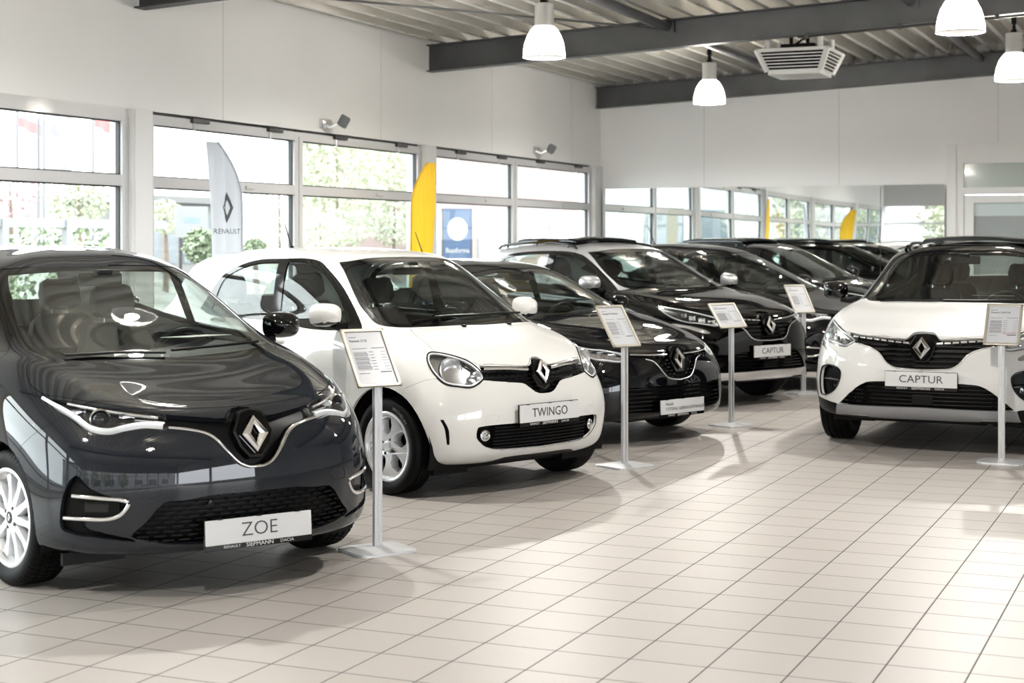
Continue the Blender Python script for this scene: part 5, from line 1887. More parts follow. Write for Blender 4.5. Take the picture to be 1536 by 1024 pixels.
def tile_mat():
    m = mat('beige floor tiles', (.5, .47, .43), .3)
    nt = m.node_tree
    tc = nt.nodes.new('ShaderNodeTexCoord')
    mp = nt.nodes.new('ShaderNodeMapping')
    mp.inputs['Location'].default_value = (TILE_X, TILE_Y, 0)
    br = nt.nodes.new('ShaderNodeTexBrick')
    br.offset = 0
    br.squash = 1
    br.inputs['Scale'].default_value = 1
    br.inputs['Brick Width'].default_value = TILE
    br.inputs['Row Height'].default_value = TILE
    br.inputs['Mortar Size'].default_value = .0032
    br.inputs['Mortar Smooth'].default_value = .1
    br.inputs['Color1'].default_value = (.37, .34, .311, 1)
    br.inputs['Color2'].default_value = (.393, .364, .335, 1)
    br.inputs['Mortar'].default_value = (.035, .031, .028, 1)
    n = nt.nodes.new('ShaderNodeTexNoise')
    n.inputs['Scale'].default_value = 5
    n.inputs['Detail'].default_value = 5
    mx = nt.nodes.new('ShaderNodeMixRGB')
    mx.blend_type = 'MULTIPLY'
    mx.inputs[0].default_value = .08
    nt.links.new(tc.outputs['Object'], mp.inputs[0])
    nt.links.new(mp.outputs[0], br.inputs['Vector'])
    nt.links.new(tc.outputs['Object'], n.inputs['Vector'])
    nt.links.new(br.outputs['Color'], mx.inputs[1])
    nt.links.new(n.outputs[0], mx.inputs[2])
    nt.links.new(mx.outputs[0], bsdf(m).inputs['Base Color'])
    r = nt.nodes.new('ShaderNodeMapRange')
    r.inputs['To Min'].default_value = .36
    r.inputs['To Max'].default_value = .44
    nt.links.new(n.outputs[0], r.inputs[0])
    rm = nt.nodes.new('ShaderNodeMixRGB')
    rm.inputs[2].default_value = (.8, .8, .8, 1)
    nt.links.new(br.outputs['Fac'], rm.inputs[0])
    nt.links.new(r.outputs[0], rm.inputs[1])
    nt.links.new(rm.outputs[0], bsdf(m).inputs['Roughness'])
    bp = nt.nodes.new('ShaderNodeBump')
    bp.inputs['Strength'].default_value = .5
    bp.inputs['Distance'].default_value = .002
    bp.invert = True
    nt.links.new(br.outputs['Fac'], bp.inputs['Height'])
    nt.links.new(bp.outputs[0], bsdf(m).inputs['Normal'])
    return m


TILE = .30
TILE_X, TILE_Y = -.11, 0.0


def struct(mb, name, mats, parent=None):
    o = mb.build(name, mats, parent)
    if parent is None:
        o['kind'] = 'structure'
    return o


def build_room():
    M = MATS
    wallm = wall_mat()
    M['wall'] = wallm
    seam = mat('panel seam', (.62, .62, .61), .7)
    frame_w = mat('white window frame', (.56, .56, .565), .35, 0, .2)
    frame_d = mat('white door frame', (.85, .85, .84), .4)
    col_m = mat('white column', (.72, .72, .715), .45)
    M['frame_w'] = frame_w
    gasket = mat('dark gasket', (.03, .03, .032), .5)
    glass = glass_mat('window glass', (.93, .96, .95), 1.5, 0, 1.0)
    # floor
    mb = MB()
    mb.box((WX - .25, FY - .3, -.25), (RX + .3, WY + .3, 0))
    struct(mb, 'floor', [tile_mat()])
    # ceiling: trapezoid steel deck, ribs running into the depth, pitched up to the right
    mb = MB()
    p, y0, y1 = .285, FY - .3, WY + .3
    x = WX - .30
    prof = []
    while x < RX + .4:
        b = lambda xx: zbeam(xx) + .335
        prof += [(x, b(x) + .13), (x + .175, b(x + .175) + .13), (x + .205, b(x + .205)), (x + .262, b(x + .262))]
        x += p
    V = [(a, y0, c) for a, c in prof] + [(a, y1, c) for a, c in prof]
    n = len(prof)
    top = [(a, y, c + .06) for y in (y0, y1) for a, c in prof]
    F_ = [(i, i + 1, n + i + 1, n + i) for i in range(n - 1)]
    F2 = [(2 * n + i, 3 * n + i, 3 * n + i + 1, 2 * n + i + 1) for i in range(n - 1)]
    mb.add(V + top, F_ + F2)
    deck = mat('pale steel deck', (.50, .485, .45), .27, .6)
    noise_color(deck, (.76, .725, .665), (.86, .825, .77), 1.5, 3)
    struct(mb, 'ceiling', [deck])
    # rafters, one I section each
    steel = mat('dark grey steel', (.045, .046, .05), .5, .2)
    noise_color(steel, (.034, .035, .038), (.095, .096, .101), 1.1, 5, .3, .75)
    x0, x1 = WX + .02, RX
    for yb in (-.1, 5.83, 11.66, 17.40, 23.22):
        mb = MB()
        for (dy, za, zc) in ((.08, 0, .014), (.08, .311, .325), (.006, .014, .311)):
            vs = []
            for xx in (x0, x1):
                for y in (yb - dy, yb + dy):
                    for z in (za, zc):
                        vs.append((xx, y, zbeam(xx) + z))
            mb.add(vs, [(0, 1, 3, 2), (4, 6, 7, 5), (0, 4, 5, 1), (2, 3, 7, 6), (0, 2, 6, 4), (1, 5, 7, 3)])
        struct(mb, 'ceiling_beam', [steel])
    # purlin tubes and a bracing rod
    for xx in (-5.62, -2.9, -.1):
        for ya, yb in ((5.9, 11.6), (11.72, 17.35), (17.45, 23.15)):
            mb = MB()
            z = zbeam(xx) + .24
            mb.tube([(xx, ya, z), (xx, yb, z)], .055, 12)
            mb.box((xx - .09, yb - .02, z - .07), (xx + .09, yb - .005, z + .07))
            struct(mb, 'ceiling_strut', [steel])
    mb = MB()
    mb.tube([(-8.55, 11.75, zbeam(-8.55) + .235), (-5.62, 17.3, zbeam(-5.62) + .21)], .012, 6)
    struct(mb, 'ceiling_rod', [steel])
    mb = MB()
    zc = lambda xx: zbeam(xx) - .03
    mb.tube([(-4.1, 17.29, zc(-4.1)), (6, 17.29, zc(6))], .014, 8)
    for xx in (-4, -3, -2, -1):
        mb.box((xx - .02, 17.27, zc(xx) - .02), (xx + .02, 17.31, zc(xx) + .04))
    struct(mb, 'ceiling_conduit', [M['steel_dark']])
    # walls
    HEAD = 2.735
    up = lambda x: zbeam(x) + .46
    mb = MB()
    mb.box((WX - .22, FY, HEAD), (WX, WY, up(WX)), 0)
    for ys in (8.0, 9.35, 13.0, 16.2, 19.3, 22.2):
        mb.box((WX - .001, ys - .004, HEAD), (WX + .0012, ys + .004, up(WX) - .13), 1)
    mb.box((WX - .24, FY, 0), (WX - .02, WY, .12), 0)
    struct(mb, 'wall_left', [wallm, seam])
    dl, dr = -3.40, -1.15            # door opening in the back wall
    dtop = 2.93
    mb = MB()
    mb.box((WX - .22, WY, 0), (dl, WY + .2, up(dl)), 0)
    mb.box((dr, WY, 0), (RX, WY + .2, up(RX)), 0)
    mb.box((dl, WY, dtop), (dr, WY + .2, up(dr)), 0)
    for xs in (-7.0, -4.95, -2.7):
        mb.box((xs - .004, WY - .0012, 2.4 if xs < -3.4 else 2.96), (xs + .004, WY + .001, zbeam(xs)), 1)
    struct(mb, 'wall_back', [wallm, seam])
    mb = MB()
    mb.box((RX, FY, 0), (RX + .2, 5, .3), 0)
    mb.box((RX, FY, 2.75), (RX + .2, 5, up(RX) + .3), 0)
    mb.box((RX, 5, 0), (RX + .2, WY, up(RX) + .3), 0)
    for k in range(2):
        mb.box((RX, FY + k * 5.4 - .15, .3), (RX + .2, FY + k * 5.4 + .15, 2.75), 0)
    struct(mb, 'wall_right', [wallm])
    mb = MB()
    mb.box((WX - .22, FY - .2, 2.75), (RX + .2, FY, up(RX) + .3), 0)
    mb.box((WX - .22, FY - .2, 0), (RX + .2, FY, .15), 0)
    for k in range(10):
        xx = WX + k * 2.19
        mb.box((xx - .06, FY - .15, .15), (xx + .06, FY, 2.75), 0)
    mb.box((WX, FY - .12, 2.08), (RX, FY - .04, 2.16), 0)
    struct(mb, 'wall_front', [frame_w])
    # columns between the window bays
    for i, (a, b) in enumerate(((-.27, .03), (5.68, 5.97), (11.53, 11.82), (17.23, 17.55), (23.02, 23.42))):
        mb = MB()
        mb.box((WX - .2, a, 0), (WX + .045, b, HEAD), 0)
        mb.box((WX + .045, a + .02, 0), (WX + .06, b - .12, HEAD - .01), 0)
        struct(mb, 'wall_column', [col_m])
    # window bays of the left wall: two units each, a low and a high light in every unit
    wn = 1
    bays = [(-5.6, -.27), (.03, 5.68), (5.97, 11.53), (11.82, 17.23), (17.55, 23.02)]
    for bi, (a, b) in enumerate(bays):
        m = (a + b) / 2 if bi != 3 else 14.40
        if bi == 4:
            m = 20.08
        fr = .085
        for (ya, yb) in ((a, m), (m, b)):
            mb = MB()
            xa, xb = WX - .10, WX - .005
            za, zb = .12, HEAD
            mid0, mid1 = 2.055, 2.15
            mb.box((xa, ya, za), (xb, yb, za + .09), 0)
            mb.box((xa, ya, 2.62), (xb, yb, zb - (.028 if bi >= 3 else 0)), 0)
            mb.box((xa, ya, mid0), (xb, yb, mid1), 0)
            mb.box((xa - .002, ya, za + .001), (xb + .0015, ya + fr, zb - .05), 0)
            mb.box((xa - .002, yb - fr, za + .001), (xb + .0015, yb, zb - .05), 0)
            mb.box((xa + .01, ya + .01, zb - .05), (xa + .05, yb - .01, zb + .01), 1)
            mb.box((xb - .002, yb - .004, za), (xb + .012, yb + .004, 2.66), 0)
            for (zz0, zz1) in ((za + .09, mid0), (mid1, 2.62)):      # dark glazing beads
                t = .012
                for q in ((ya + fr, zz0, ya + fr + t, zz1), (yb - fr - t, zz0, yb - fr, zz1), (ya + fr, zz0, yb - fr, zz0 + t), (ya + fr, zz1 - t, yb - fr, zz1)):
                    mb.box((WX - .068, q[0], q[1]), (WX - .03, q[2], q[3]), 1)
            o = struct(mb, 'window_%d' % wn, [frame_w, gasket])
            for (zz0, zz1) in ((za + .09, mid0), (mid1, 2.62)):
                g = MB()
                g.box((WX - .058, ya + fr, zz0), (WX - .052, yb - fr, zz1), 0)
                g.build('pane', [glass], o)
            if bi >= 3:
                g = MB()
                zr = HEAD - .035
                g.tube([(WX - .03, ya + .25, zr), (WX - .03, yb - .2, zr)], .009, 6, 0)
                for t in (.27, .78):
                    yy = ya + (yb - ya) * t
                    g.box((WX - .05, yy - .05, zr - .025), (WX + .03, yy + .22, zr + .018), 1, None, .006)
                    g.box((WX - .01, yy - .015, zr - .10), (WX + .012, yy + .015, zr - .02), 0)
                g.build('opener', [M['chrome_soft'], gasket], o)
                g = MB()
                yc = (ya + yb) / 2 + .35
                g.box((WX - .005, yc - .07, 2.085), (WX + .015, yc + .07, 2.115), 0, None, .005)
                g.build('handle', [frame_w], o)
            wn += 1
    # white glazed door in the back wall
    frost = mat('frosted glass', (.50, .56, .53), .12, 0, .3)
    pale = mat('pale door glass', (.62, .70, .71), .06, 0, .5)
    mb = MB()
    yd, yf = WY - .05, WY + .12
    mb.box((dl, yd - .02, 0), (dl + .13, yf, 2.95), 0)
    mb.box((dl + .13, yd, 0), (dl + .235, yf, 2.95), 0)
    mb.box((dr - .235, yd, 0), (dr, yf, 2.95), 0)
    mb.box((dl + .131, yd - .006, 2.80), (dr, yf + .001, 2.951), 0)
    mb.box((dl + .2, yd - .002, 2.675), (dr - .2, yf - .001, 2.80), 0)
    mb.box((dl + .2, yd - .002, 2.235), (dr - .2, yf - .001, 2.335), 0)
    d = struct(mb, 'door_1', [frame_d])
    g = MB()
    g.box((dl + .235, yd + .04, 2.335), (dr - .235, yd + .05, 2.675), 0)
    g.build('transom_pane', [frost], d)
    mb = MB()
    la, lb = dl + .24, dr - .24
    mb.box((la, yd + .01, .02), (la + .13, yf - .02, 2.225), 0)
    mb.box((lb - .13, yd + .01, .02), (lb, yf - .02, 2.225), 0)
    mb.box((la + .001, yd + .0115, 2.115), (lb - .001, yf - .02, 2.2245), 0)
    mb.box((la + .001, yd + .0115, .021), (lb - .001, yf - .02, .30), 0)
    lf = mb.build('leaf', [frame_d], d)
    g = MB()
    g.box((la + .13, yd + .05, .30), (lb - .13, yd + .058, 2.115), 0)
    g.build('pane', [pale], lf)
    g = MB()
    g.box((la + .13, yd + .044, .30), (lb - .13, yd + .049, 1.93), 0)
    g.build('blind', [mat('grey blind', (.33, .36, .36), .5)], lf)
    g = MB()
    g.tube([(lb - .07, yd + .01, 1.05), (lb - .07, yd - .05, 1.05), (lb - .20, yd - .05, 1.05)], .011, 8)
    g.build('handle', [M['chrome_soft']], lf)
    # mirror wall: three sheets of mirror standing against the back wall, turned a little
    mm = mat('mirror sheet', (.88, .92, .91), 0.0, 1)
    nt = mm.node_tree
    tc = nt.nodes.new('ShaderNodeTexCoord')
    nz = nt.nodes.new('ShaderNodeTexNoise')
    nz.inputs['Scale'].default_value = .9
    nz.inputs['Detail'].default_value = 0
    bp = nt.nodes.new('ShaderNodeBump')
    bp.inputs['Strength'].default_value = .12
    bp.inputs['Distance'].default_value = .02
    nt.links.new(tc.outputs['Object'], nz.inputs['Vector'])
    nt.links.new(nz.outputs[0], bp.inputs['Height'])
    nt.links.new(bp.outputs[0], bsdf(mm).inputs['Normal'])
    xl = -8.58
    ang = math.radians(MIRROR_TILT)
    for (xa, xb, lab) in ((-8.58, -6.03, 'leftmost mirror sheet on the back wall, beside the window corner'), (-6.02, -4.33, 'middle mirror sheet on the back wall, above the row of dark cars'), (-4.32, -3.43, 'rightmost narrow mirror sheet on the back wall, beside the white door frame')):
        mb = MB()
        R = Matrix.Translation((xl, WY - .17, 0)) @ rotz(ang) @ Matrix.Translation((-xl, 0, 0))
        mb.box((xa, 0, .04), (xb, .006, 2.385), 0, R)
        mb.box((xa, .0061, 0), (xb, .02, 2.385), 1, R)
        o = mb.build('wall_mirror', [mm, seam])
        tag(o, lab, 'mirror', 'mirror sheets on the back wall')


MIRROR_TILT = .95


# ------------------------------------------------------------------ lamps, heater, spotlights
def build_lamps():
    glow = mat('glowing acrylic bell', (.9, .88, .84), .4, 0, 0, .5, (1, .97, .92), .2)
    bulb = mat('lamp core', (1, 1, 1), .5, 0, 0, .5, (1, .95, .86), 3)
    nt = glow.node_tree
    nt.nodes.clear()
    no = nt.nodes.new('ShaderNodeOutputMaterial')
    m1, m2 = nt.nodes.new('ShaderNodeMixShader'), nt.nodes.new('ShaderNodeAddShader')
    tl, tp, em = nt.nodes.new('ShaderNodeBsdfTranslucent'), nt.nodes.new('ShaderNodeBsdfTransparent'), nt.nodes.new('ShaderNodeEmission')
    tl.inputs['Color'].default_value = (.92, .91, .88, 1)
    tp.inputs['Color'].default_value = (.95, .95, .94, 1)
    em.inputs['Color'].default_value = (1, .96, .9, 1)
    em.inputs['Strength'].default_value = .05
    m1.inputs[0].default_value = .55
    nt.links.new(tl.outputs[0], m1.inputs[1])
    nt.links.new(tp.outputs[0], m1.inputs[2])
    nt.links.new(m1.outputs[0], m2.inputs[0])
    nt.links.new(em.outputs[0], m2.inputs[1])
    nt.links.new(m2.outputs[0], no.inputs[0])
    alu = mat('brushed aluminium', (.62, .63, .64), .4, .6)
    spots = [(-5.87, 14.3, 3.345), (-5.87, 19.9, 3.345), (-1.92, 14.0, 3.345), (-1.95, 18.4, 3.345),
             (-5.87, 8.5, 3.345), (-1.92, 8.4, 3.345), (-5.87, 2.7, 3.345), (-1.92, 2.7, 3.345), (2.0, 14.0, 3.5)]
    labs = ['glowing bell pendant lamp hanging before the long rafter, above the cream white hatchback', 'glowing bell pendant lamp with a black ring hook, against the farthest rafter',
            'glowing bell pendant lamp cut by the top edge, above the white crossover', 'glowing bell pendant lamp at the right edge, lower of the two there']
    for i, (x, y, z) in enumerate(spots):
        r = empty('pendant_lamp', (x, y, z))
        tag(r, labs[i] if i < 4 else 'glowing bell pendant lamp outside the picture, seen only in reflections', 'lamp', 'bell pendant lamps')
        mb = MB()
        R = .205
        prof = [(R, 0), (R * .985, .06), (R * .93, .13), (R * .82, .20), (R * .66, .26), (R * .50, .295), (R * .46, .30)]
        inn = [(R * .455, .296), (R * .65, .253), (R * .81, .194), (R * .915, .126), (R * .965, .06), (R * .978, .001)]
        mb.lathe(prof[::-1] + inn[::-1] + [(R, 0)], 40, 0)
        o = mb.build('bell_shade', [glow], r, 60)
        mb = MB()
        mb.tube([(R * math.cos(2 * PI * k / 40), R * math.sin(2 * PI * k / 40), .004) for k in range(40)], .006, 6, 0, closed=True)
        mb.build('rim', [alu], o)
        mb = MB()
        mb.lathe([(0, .52), (.088, .52), (.092, .51), (.092, .31), (.098, .30), (.0, .295)], 32, 0)
        mb.build('housing', [alu], r, 40)
        mb = MB()
        mb.lathe([(.0, .12), (.04, .13), (.05, .18), (.04, .25), (.03, .295)], 16, 0)
        mb.build('bulb', [bulb], r)
        mb = MB()
        zt = zbeam(x) + .33 - z
        mb.tube([(.0, .045 * math.cos(2 * PI * k / 16), .575 + .05 * math.sin(2 * PI * k / 16)) for k in range(16)], .013, 6, 0, closed=True)
        mb.tube([(0, 0, .62), (0, 0, zt)], .020, 6, 0)
        mb.box((-.03, -.03, .515), (.03, .03, .56), 0)
        mb.box((-.026, -.026, .62), (.026, .026, .69), 0)
        mb.build('hook', [MATS['black_plastic']], r)
        L = bpy.data.lights.new('lamp_light', 'POINT')
        L.energy = LAMP_W
        L.color = (1, .965, .91)
        L.shadow_soft_size = .06
        lo = bpy.data.objects.new('lamp_light', L)
        COL.objects.link(lo)
        lo.location = (x, y, z + .07)
    # box-shaped air heater with louvres on its slanted sides
    M = MATS
    r = empty('ceiling_heater', (-4.28, 18.15, 3.5))
    tag(r, 'white boxy air heater with dark louvred sides hanging under the steel deck', 'heater')
    wh = mat('white enamel', (.86, .86, .84), .4)
    a, b, h = .42, .30, .24
    mb = MB()
    mb.box((-b, -b, -.04), (b, b, .02), 0, None, .01)
    mb.box((-a, -a, h - .03), (a, a, h + .01), 0, None, .01)
    for sx, sy in ((1, 1), (1, -1), (-1, 1), (-1, -1)):
        mb.tube([(sx * a * .97, sy * a * .97, h), (sx * b * 1.02, sy * b * 1.02, .0)], .035, 6, 0)
        mb.tube([(sx * .3, sy * .3, h), (sx * .3, sy * .3, h + .16)], .035, 10, 0)
    mb.add([(-b, -b, 0), (b, -b, 0), (b, b, 0), (-b, b, 0), (-.12, -.12, -.06), (.12, -.12, -.06), (.12, .12, -.06), (-.12, .12, -.06)],
           [(0, 4, 5, 1), (1, 5, 6, 2), (2, 6, 7, 3), (3, 7, 4, 0), (7, 6, 5, 4)], 0)
    mb.build('casing', [wh], r)
    mb = MB()
    a2, b2 = a * .95, b * .95
    mb.add([(-b2, -b2, 0), (b2, -b2, 0), (b2, b2, 0), (-b2, b2, 0), (-a2, -a2, h - .02), (a2, -a2, h - .02), (a2, a2, h - .02), (-a2, a2, h - .02)],
           [(0, 1, 5, 4), (1, 2, 6, 5), (2, 3, 7, 6), (3, 0, 4, 7), (4, 5, 6, 7), (3, 2, 1, 0)], 0)
    mb.build('core', [M['black_plastic']], r)
    for k in range(4):
        Rk = rotz(k * PI / 2)
        mb = MB()
        for i in range(7):
            t = (i + .5) / 7
            d = b + (a - b) * t
            mb.box((-d * .93, -d - .012, h * t - .012), (d * .93, -d + .008, h * t - .006 + .006), 0, Rk)
        mb.build('louvre', [wh], r)
    mb = MB()
    for (x, y) in ((-.1, 0), (.08, .05)):
        mb.tube([(x, y, h), (x, y, .45)], .022, 8, 0)
    mb.box((-.2, -.12, h + .01), (.2, .12, h + .09), 0, None, .02)
    mb.tube([(-.05, -.05, h + .08), (.05, -.1, h + .13), (.15, 0, h + .2), (.1, .1, h + .3)], .014, 6, 0)
    mb.build('mount', [M['black_plastic']], r)
    # little floodlights on arms above the windows
    for (y, z, lab) in ((14.86, 2.83, 'small grey floodlight on an arm above the white flag window'), (20.75, 2.85, 'small grey floodlight on an arm above the far windows')):
        r = empty('wall_floodlight', (WX, y, z))
        tag(r, lab, 'floodlight', 'floodlights above the windows')
        mb = MB()
        mb.box((0, -.05, -.05), (.03, .05, .05), 0, None, .006)
        mb.tube([(.02, 0, -.01), (.10, .02, -.04), (.17, .05, .0)], .018, 8, 0)
        mb.build('arm', [M['chrome_soft']], r)
        mb = MB()
        Q = T(.22, .09, .02) @ rotz(.5) @ Matrix.Rotation(.5, 4, 'Y')
        mb.box((-.05, -.09, -.06), (.05, .09, .06), 0, Q, .012)
        mb.build('head', [mat('grey casting', (.12, .125, .13), .4, .5)], r)
        mb = MB()
        mb.box((.05, -.075, -.048), (.056, .075, .048), 0, Q)
        mb.build('glass', [M['lamp_glass']], r)


LAMP_W = 80


# ------------------------------------------------------------------ price stands
def build_stands():
    M = MATS
    alu = mat('anodised aluminium', (.56, .565, .575), .4, .35)
    alu_frame = mat('champagne aluminium', (.40, .37, .31), .4, .5)
    base_m = mat('silver base plate', (.56, .565, .57), .4, .35)
    shade = mat('grey print', (.16, .16, .17), .7)
    faint = mat('light grey print', (.28, .28, .29), .7)
    red = mat('faint red print', (.45, .20, .20), .7)
    D = [
        (-3.861, 7.177, -33, 0, 'Renault ZOE', 'price stand with upright sheet, in front of the dark blue-grey hatchback'),
        (-3.731, 10.57, -29, 0, 'Renault TWINGO', 'price stand with upright sheet, between the cream white hatchback and the low black one'),
        (-3.720, 13.268, -24, 1, '', 'price stand with a sheet lying wide, beside the plate of the black crossover'),
        (-3.821, 16.358, -42, 0, '', 'farthest price stand, standing behind the black crossover'),
        (-1.335, 11.80, -92, 0, 'Renault CAPTUR', 'price stand on a round-edged foot at the right, in front of the white crossover')]
    for (x, y, hd, land, head, lab) in D:
        r = empty('price_stand', (x, y, 0), math.radians(hd))
        tag(r, lab, 'sign stand', 'price stands beside the cars')
        mb = MB()
        n = 40
        e = .30 if hd != -92 else .62
        top, mid = [], []
        for k in range(n):
            a = 2 * PI * k / n
            ca, sa = math.cos(a), math.sin(a)
            px = math.copysign(abs(ca) ** e, ca)
            py = math.copysign(abs(sa) ** e, sa)
            top.append((px, py))
        ax, ay = .150, .168
        V = []
        for (s, z) in ((1.0, 0), (1.0, .008), (.985, .013), (.6, .022), (.25, .027)):
            V += [(px * ax * s, py * ay * s, z) for px, py in top]
        F_ = [(L * n + k, L * n + (k + 1) % n, (L + 1) * n + (k + 1) % n, (L + 1) * n + k) for L in range(4) for k in range(n)]
        F_.append(tuple(4 * n + k for k in range(n)))
        F_.append(tuple(range(n - 1, -1, -1)))
        mb.add(V, F_, 0, True)
        mb.build('base', [base_m], r, 50)
        mb = MB()
        mb.box((-.014, -.023, .02), (.014, .023, .845), 0, None, .005)
        mb.box((.0141, -.006, .03), (.0146, .006, .84), 1)
        mb.build('pole', [alu, M['chrome_soft']], r)
        w, h = (.118, .166) if not land else (.166, .118)
        w, h = w + .008, h + .008
        th = math.radians(36)
        zc = .835 + h * math.cos(th)
        C = T(.03 - h * math.sin(th) + .0, 0, zc) @ Matrix.Rotation(-th, 4, 'Y')
        mb = MB()
        f = .019
        mb.box((-.006, -w, -h), (.008, w, -h + f), 0, C, .003)
        mb.box((-.006, -w, h - f), (.008, w, h), 0, C, .003)
        mb.box((-.006, -w, -h), (.008, -w + f, h), 0, C, .003)
        mb.box((-.006, w - f, -h), (.008, w, h), 0, C, .003)
        mb.box((-.008, -w + .004, -h + .004), (-.004, w - .004, h - .004), 0, C)
        fo = mb.build('frame', [alu_frame], r)
        mb = MB()
        mb.box((-.03, -.02, -.05), (-.006, .02, .05), 0, C)
        mb.build('bracket', [M['steel_dark']], r)
        mb = MB()
        mb.box((-.003, -w + f - .003, -h + f - .003), (.001, w - f + .003, h - f + .003), 0, C)
        sh = mb.build('sheet', [mat('stand paper', (.50, .51, .53), .25, 0, .2)], fo)
        mb = MB()
        rnd = random.Random(hd)
        W, H = w - f, h - f

        def line(y0, y1, z, t, mi):
            mb.box((.0012, y0, z - t / 2), (.0017, y1, z + t / 2), mi, C)
        line(-W * .85, -W * .45, H * .80, .004, 1)
        z = H * .34
        if head:
            R = C @ Matrix(((0, 0, 1, .0014), (1, 0, 0, 0), (0, 1, 0, 0), (0, 0, 0, 1)))
            v, ff = text_mesh(head, .019, .0002, 'LEFT', .0003)
            mb.add(v, ff, 0, False, R @ T(-W * .85, H * .66, 0))
        else:
            line(-W * .85, W * .2, H * .66, .008, 1)
        line(-W * .85, -W * .05, H * .36, .003, 1)
        line(W * .2, W * .9, H * .37, .004, 1)
        for k in range(13):
            zz = H * .22 - k * H * .056
            line(-W * .85, -W * (.16 - .1 * rnd.random()), zz, .0045, 1 if k % 3 else 2)
            if k % 2 == 0:
                line(W * .0, W * .25, zz, .003, 1)
                line(W * .62, W * .9, zz, .003, 2)
        if hd == -92:
            for k in range(3):
                line(W * .0, W * .9, -H * .42 - k * .006, .0022, 3)
        line(W * .3, W * .9, -H * .56, .006, 0 if head else 1)
        line(-W * .85, -W * .3, -H * .60, .003, 1)
        mb.build('print', [M['ink'], shade, faint, red], sh)


# ------------------------------------------------------------------ beach flags
def build_flags():
    M = MATS
    white = mat('white flag cloth', (.56, .58, .62), .8)
    yellow = mat('yellow flag cloth', (.60, .37, .02), .75)
    for mm_, c in ((white, (.56, .58, .62)), (yellow, (.60, .37, .02))):
        b = bsdf(mm_)
        b.inputs['Subsurface Weight'].default_value = 0
        nt = mm_.node_tree
        tr = nt.nodes.new('ShaderNodeBsdfTranslucent')
        tr.inputs['Color'].default_value = (*c, 1)
        mx = nt.nodes.new('ShaderNodeMixShader')
        mx.inputs[0].default_value = .38
        out = [n for n in nt.nodes if n.type == 'OUTPUT_MATERIAL'][0]
        nt.links.new(b.outputs[0], mx.inputs[1])
        nt.links.new(tr.outputs[0], mx.inputs[2])
        nt.links.new(mx.outputs[0], out.inputs[0])
    grey = mat('dark grey flag print', (.09, .095, .10), .7)
    defs = [(-7.80, 11.52, -22, 1, white, 'white beach flag with a dark diamond, standing by the windows'),
            (-7.75, 15.55, -22, -1, yellow, 'yellow beach flag standing by the window column'),
            (-7.75, 5.6, 90, 1, yellow, 'yellow beach flag beside the nearest hatchback, seen only in the mirror')]
    for (x, y, hd, side, m, lab) in defs:
        r = empty('beach_flag', (x, y, 0), math.radians(hd))
        tag(r, lab, 'flag', 'beach flags by the windows')
        # sail in the plane (u along local -y*side, z); pole on the curved edge
        z0, z1 = .45, 2.42
        nu, nv = 14, 80

        def edge(t):
            # curved (pole) edge and free edge, as u offsets at height t in 0..1
            uc = .29 - .02 * t - .235 * max(0, (t - .74) / .26) ** 2.0
            uf = .03 - .115 * t
            return uf, uc

        def S(u, t, off=0.0):
            uf, uc = edge(t)
            s = uf + (uc - uf) * u
            q = (s - uf) / .3
            fold = (.017 * math.sin(q * 15 - t * 6) * (.25 + .75 * t) + .007 * math.sin(q * 31 - t * 9) * t) * (1 - max(0, min(1, u)) ** 3) + .05 * math.sin(t * 2.3)
            return Vector((fold + off, side * s, z0 + (z1 - z0) * t - .02 * (1 - u) * max(0, t - .9) * 10 * 0))
        V = [S(i / nu, j / nv) for j in range(nv + 1) for i in range(nu + 1)]
        F_ = [(j * (nu + 1) + i, j * (nu + 1) + i + 1, (j + 1) * (nu + 1) + i + 1, (j + 1) * (nu + 1) + i) for j in range(nv) for i in range(nu)]
        mb = MB()
        mb.add(V, F_, 0, True)
        sail = mb.build('sail', [m], r, 180)
        if m is white:
            mb = MB()

            def wrap(vs, dx, dz, s):
                out = []
                for v in vs:
                    yy, zz = dx + v[0] * s, dz + v[1] * s
                    t = (zz - z0) / (z1 - z0)
                    uf, uc = edge(t)
                    u = (yy - uf) / (uc - uf)
                    out.append(S(min(1, max(0, u)), t, .004 + v[2] * .3))
                return out
            k = 7
            for (o_, i_) in (((0, 1), (.42, 0)), ((.42, 0), (0, -1)), ((0, -1), (-.42, 0)), ((-.42, 0), (0, 1))):
                for q in range(k):
                    a, b2 = q / k, (q + 1) / k
                    p = [(o_[0] + (i_[0] - o_[0]) * a, o_[1] + (i_[1] - o_[1]) * a), (o_[0] + (i_[0] - o_[0]) * b2, o_[1] + (i_[1] - o_[1]) * b2)]
                    f2 = lambda c: (c[0] * .42 + .03, c[1] * .50)
                    quad = [(*p[0], 0), (*p[1], 0), (*f2(p[1]), 0), (*f2(p[0]), 0)]
                    mb.add(wrap(quad, .125, 1.86, .135), [(0, 1, 2, 3)])
            mb.build('emblem', [grey], sail)
            mb = MB()
            v, f = text_mesh('RENAULT', .062, 0, 'CENTER')
            mb.add(wrap([(a, b3, c) for a, b3, c in v], .125, 1.655, 1.0), f)
            mb.build('lettering', [grey], sail)
        mb = MB()
        pts = [S(1, j / nv) for j in range(0, nv + 1, 2)]
        mb.tube([(0, side * .29, .05), (0, side * .29, z0), pts[0], pts[1]], .010, 8, 0)
        mb.build('pole', [M['steel_dark']], r)
        mb = MB()
        mb.tube(pts, .011, 8, 0)
        mb.build('pole_sleeve', [m], sail)
        mb = MB()
        mb.tube([(-.28, side * .29, .03), (.28, side * .29, .03)], .02, 8, 0)
        mb.tube([(0, side * .29 - .28, .03), (0, side * .29 + .28, .03)], .02, 8, 0)
        mb.build('base', [M['steel_dark']], r)


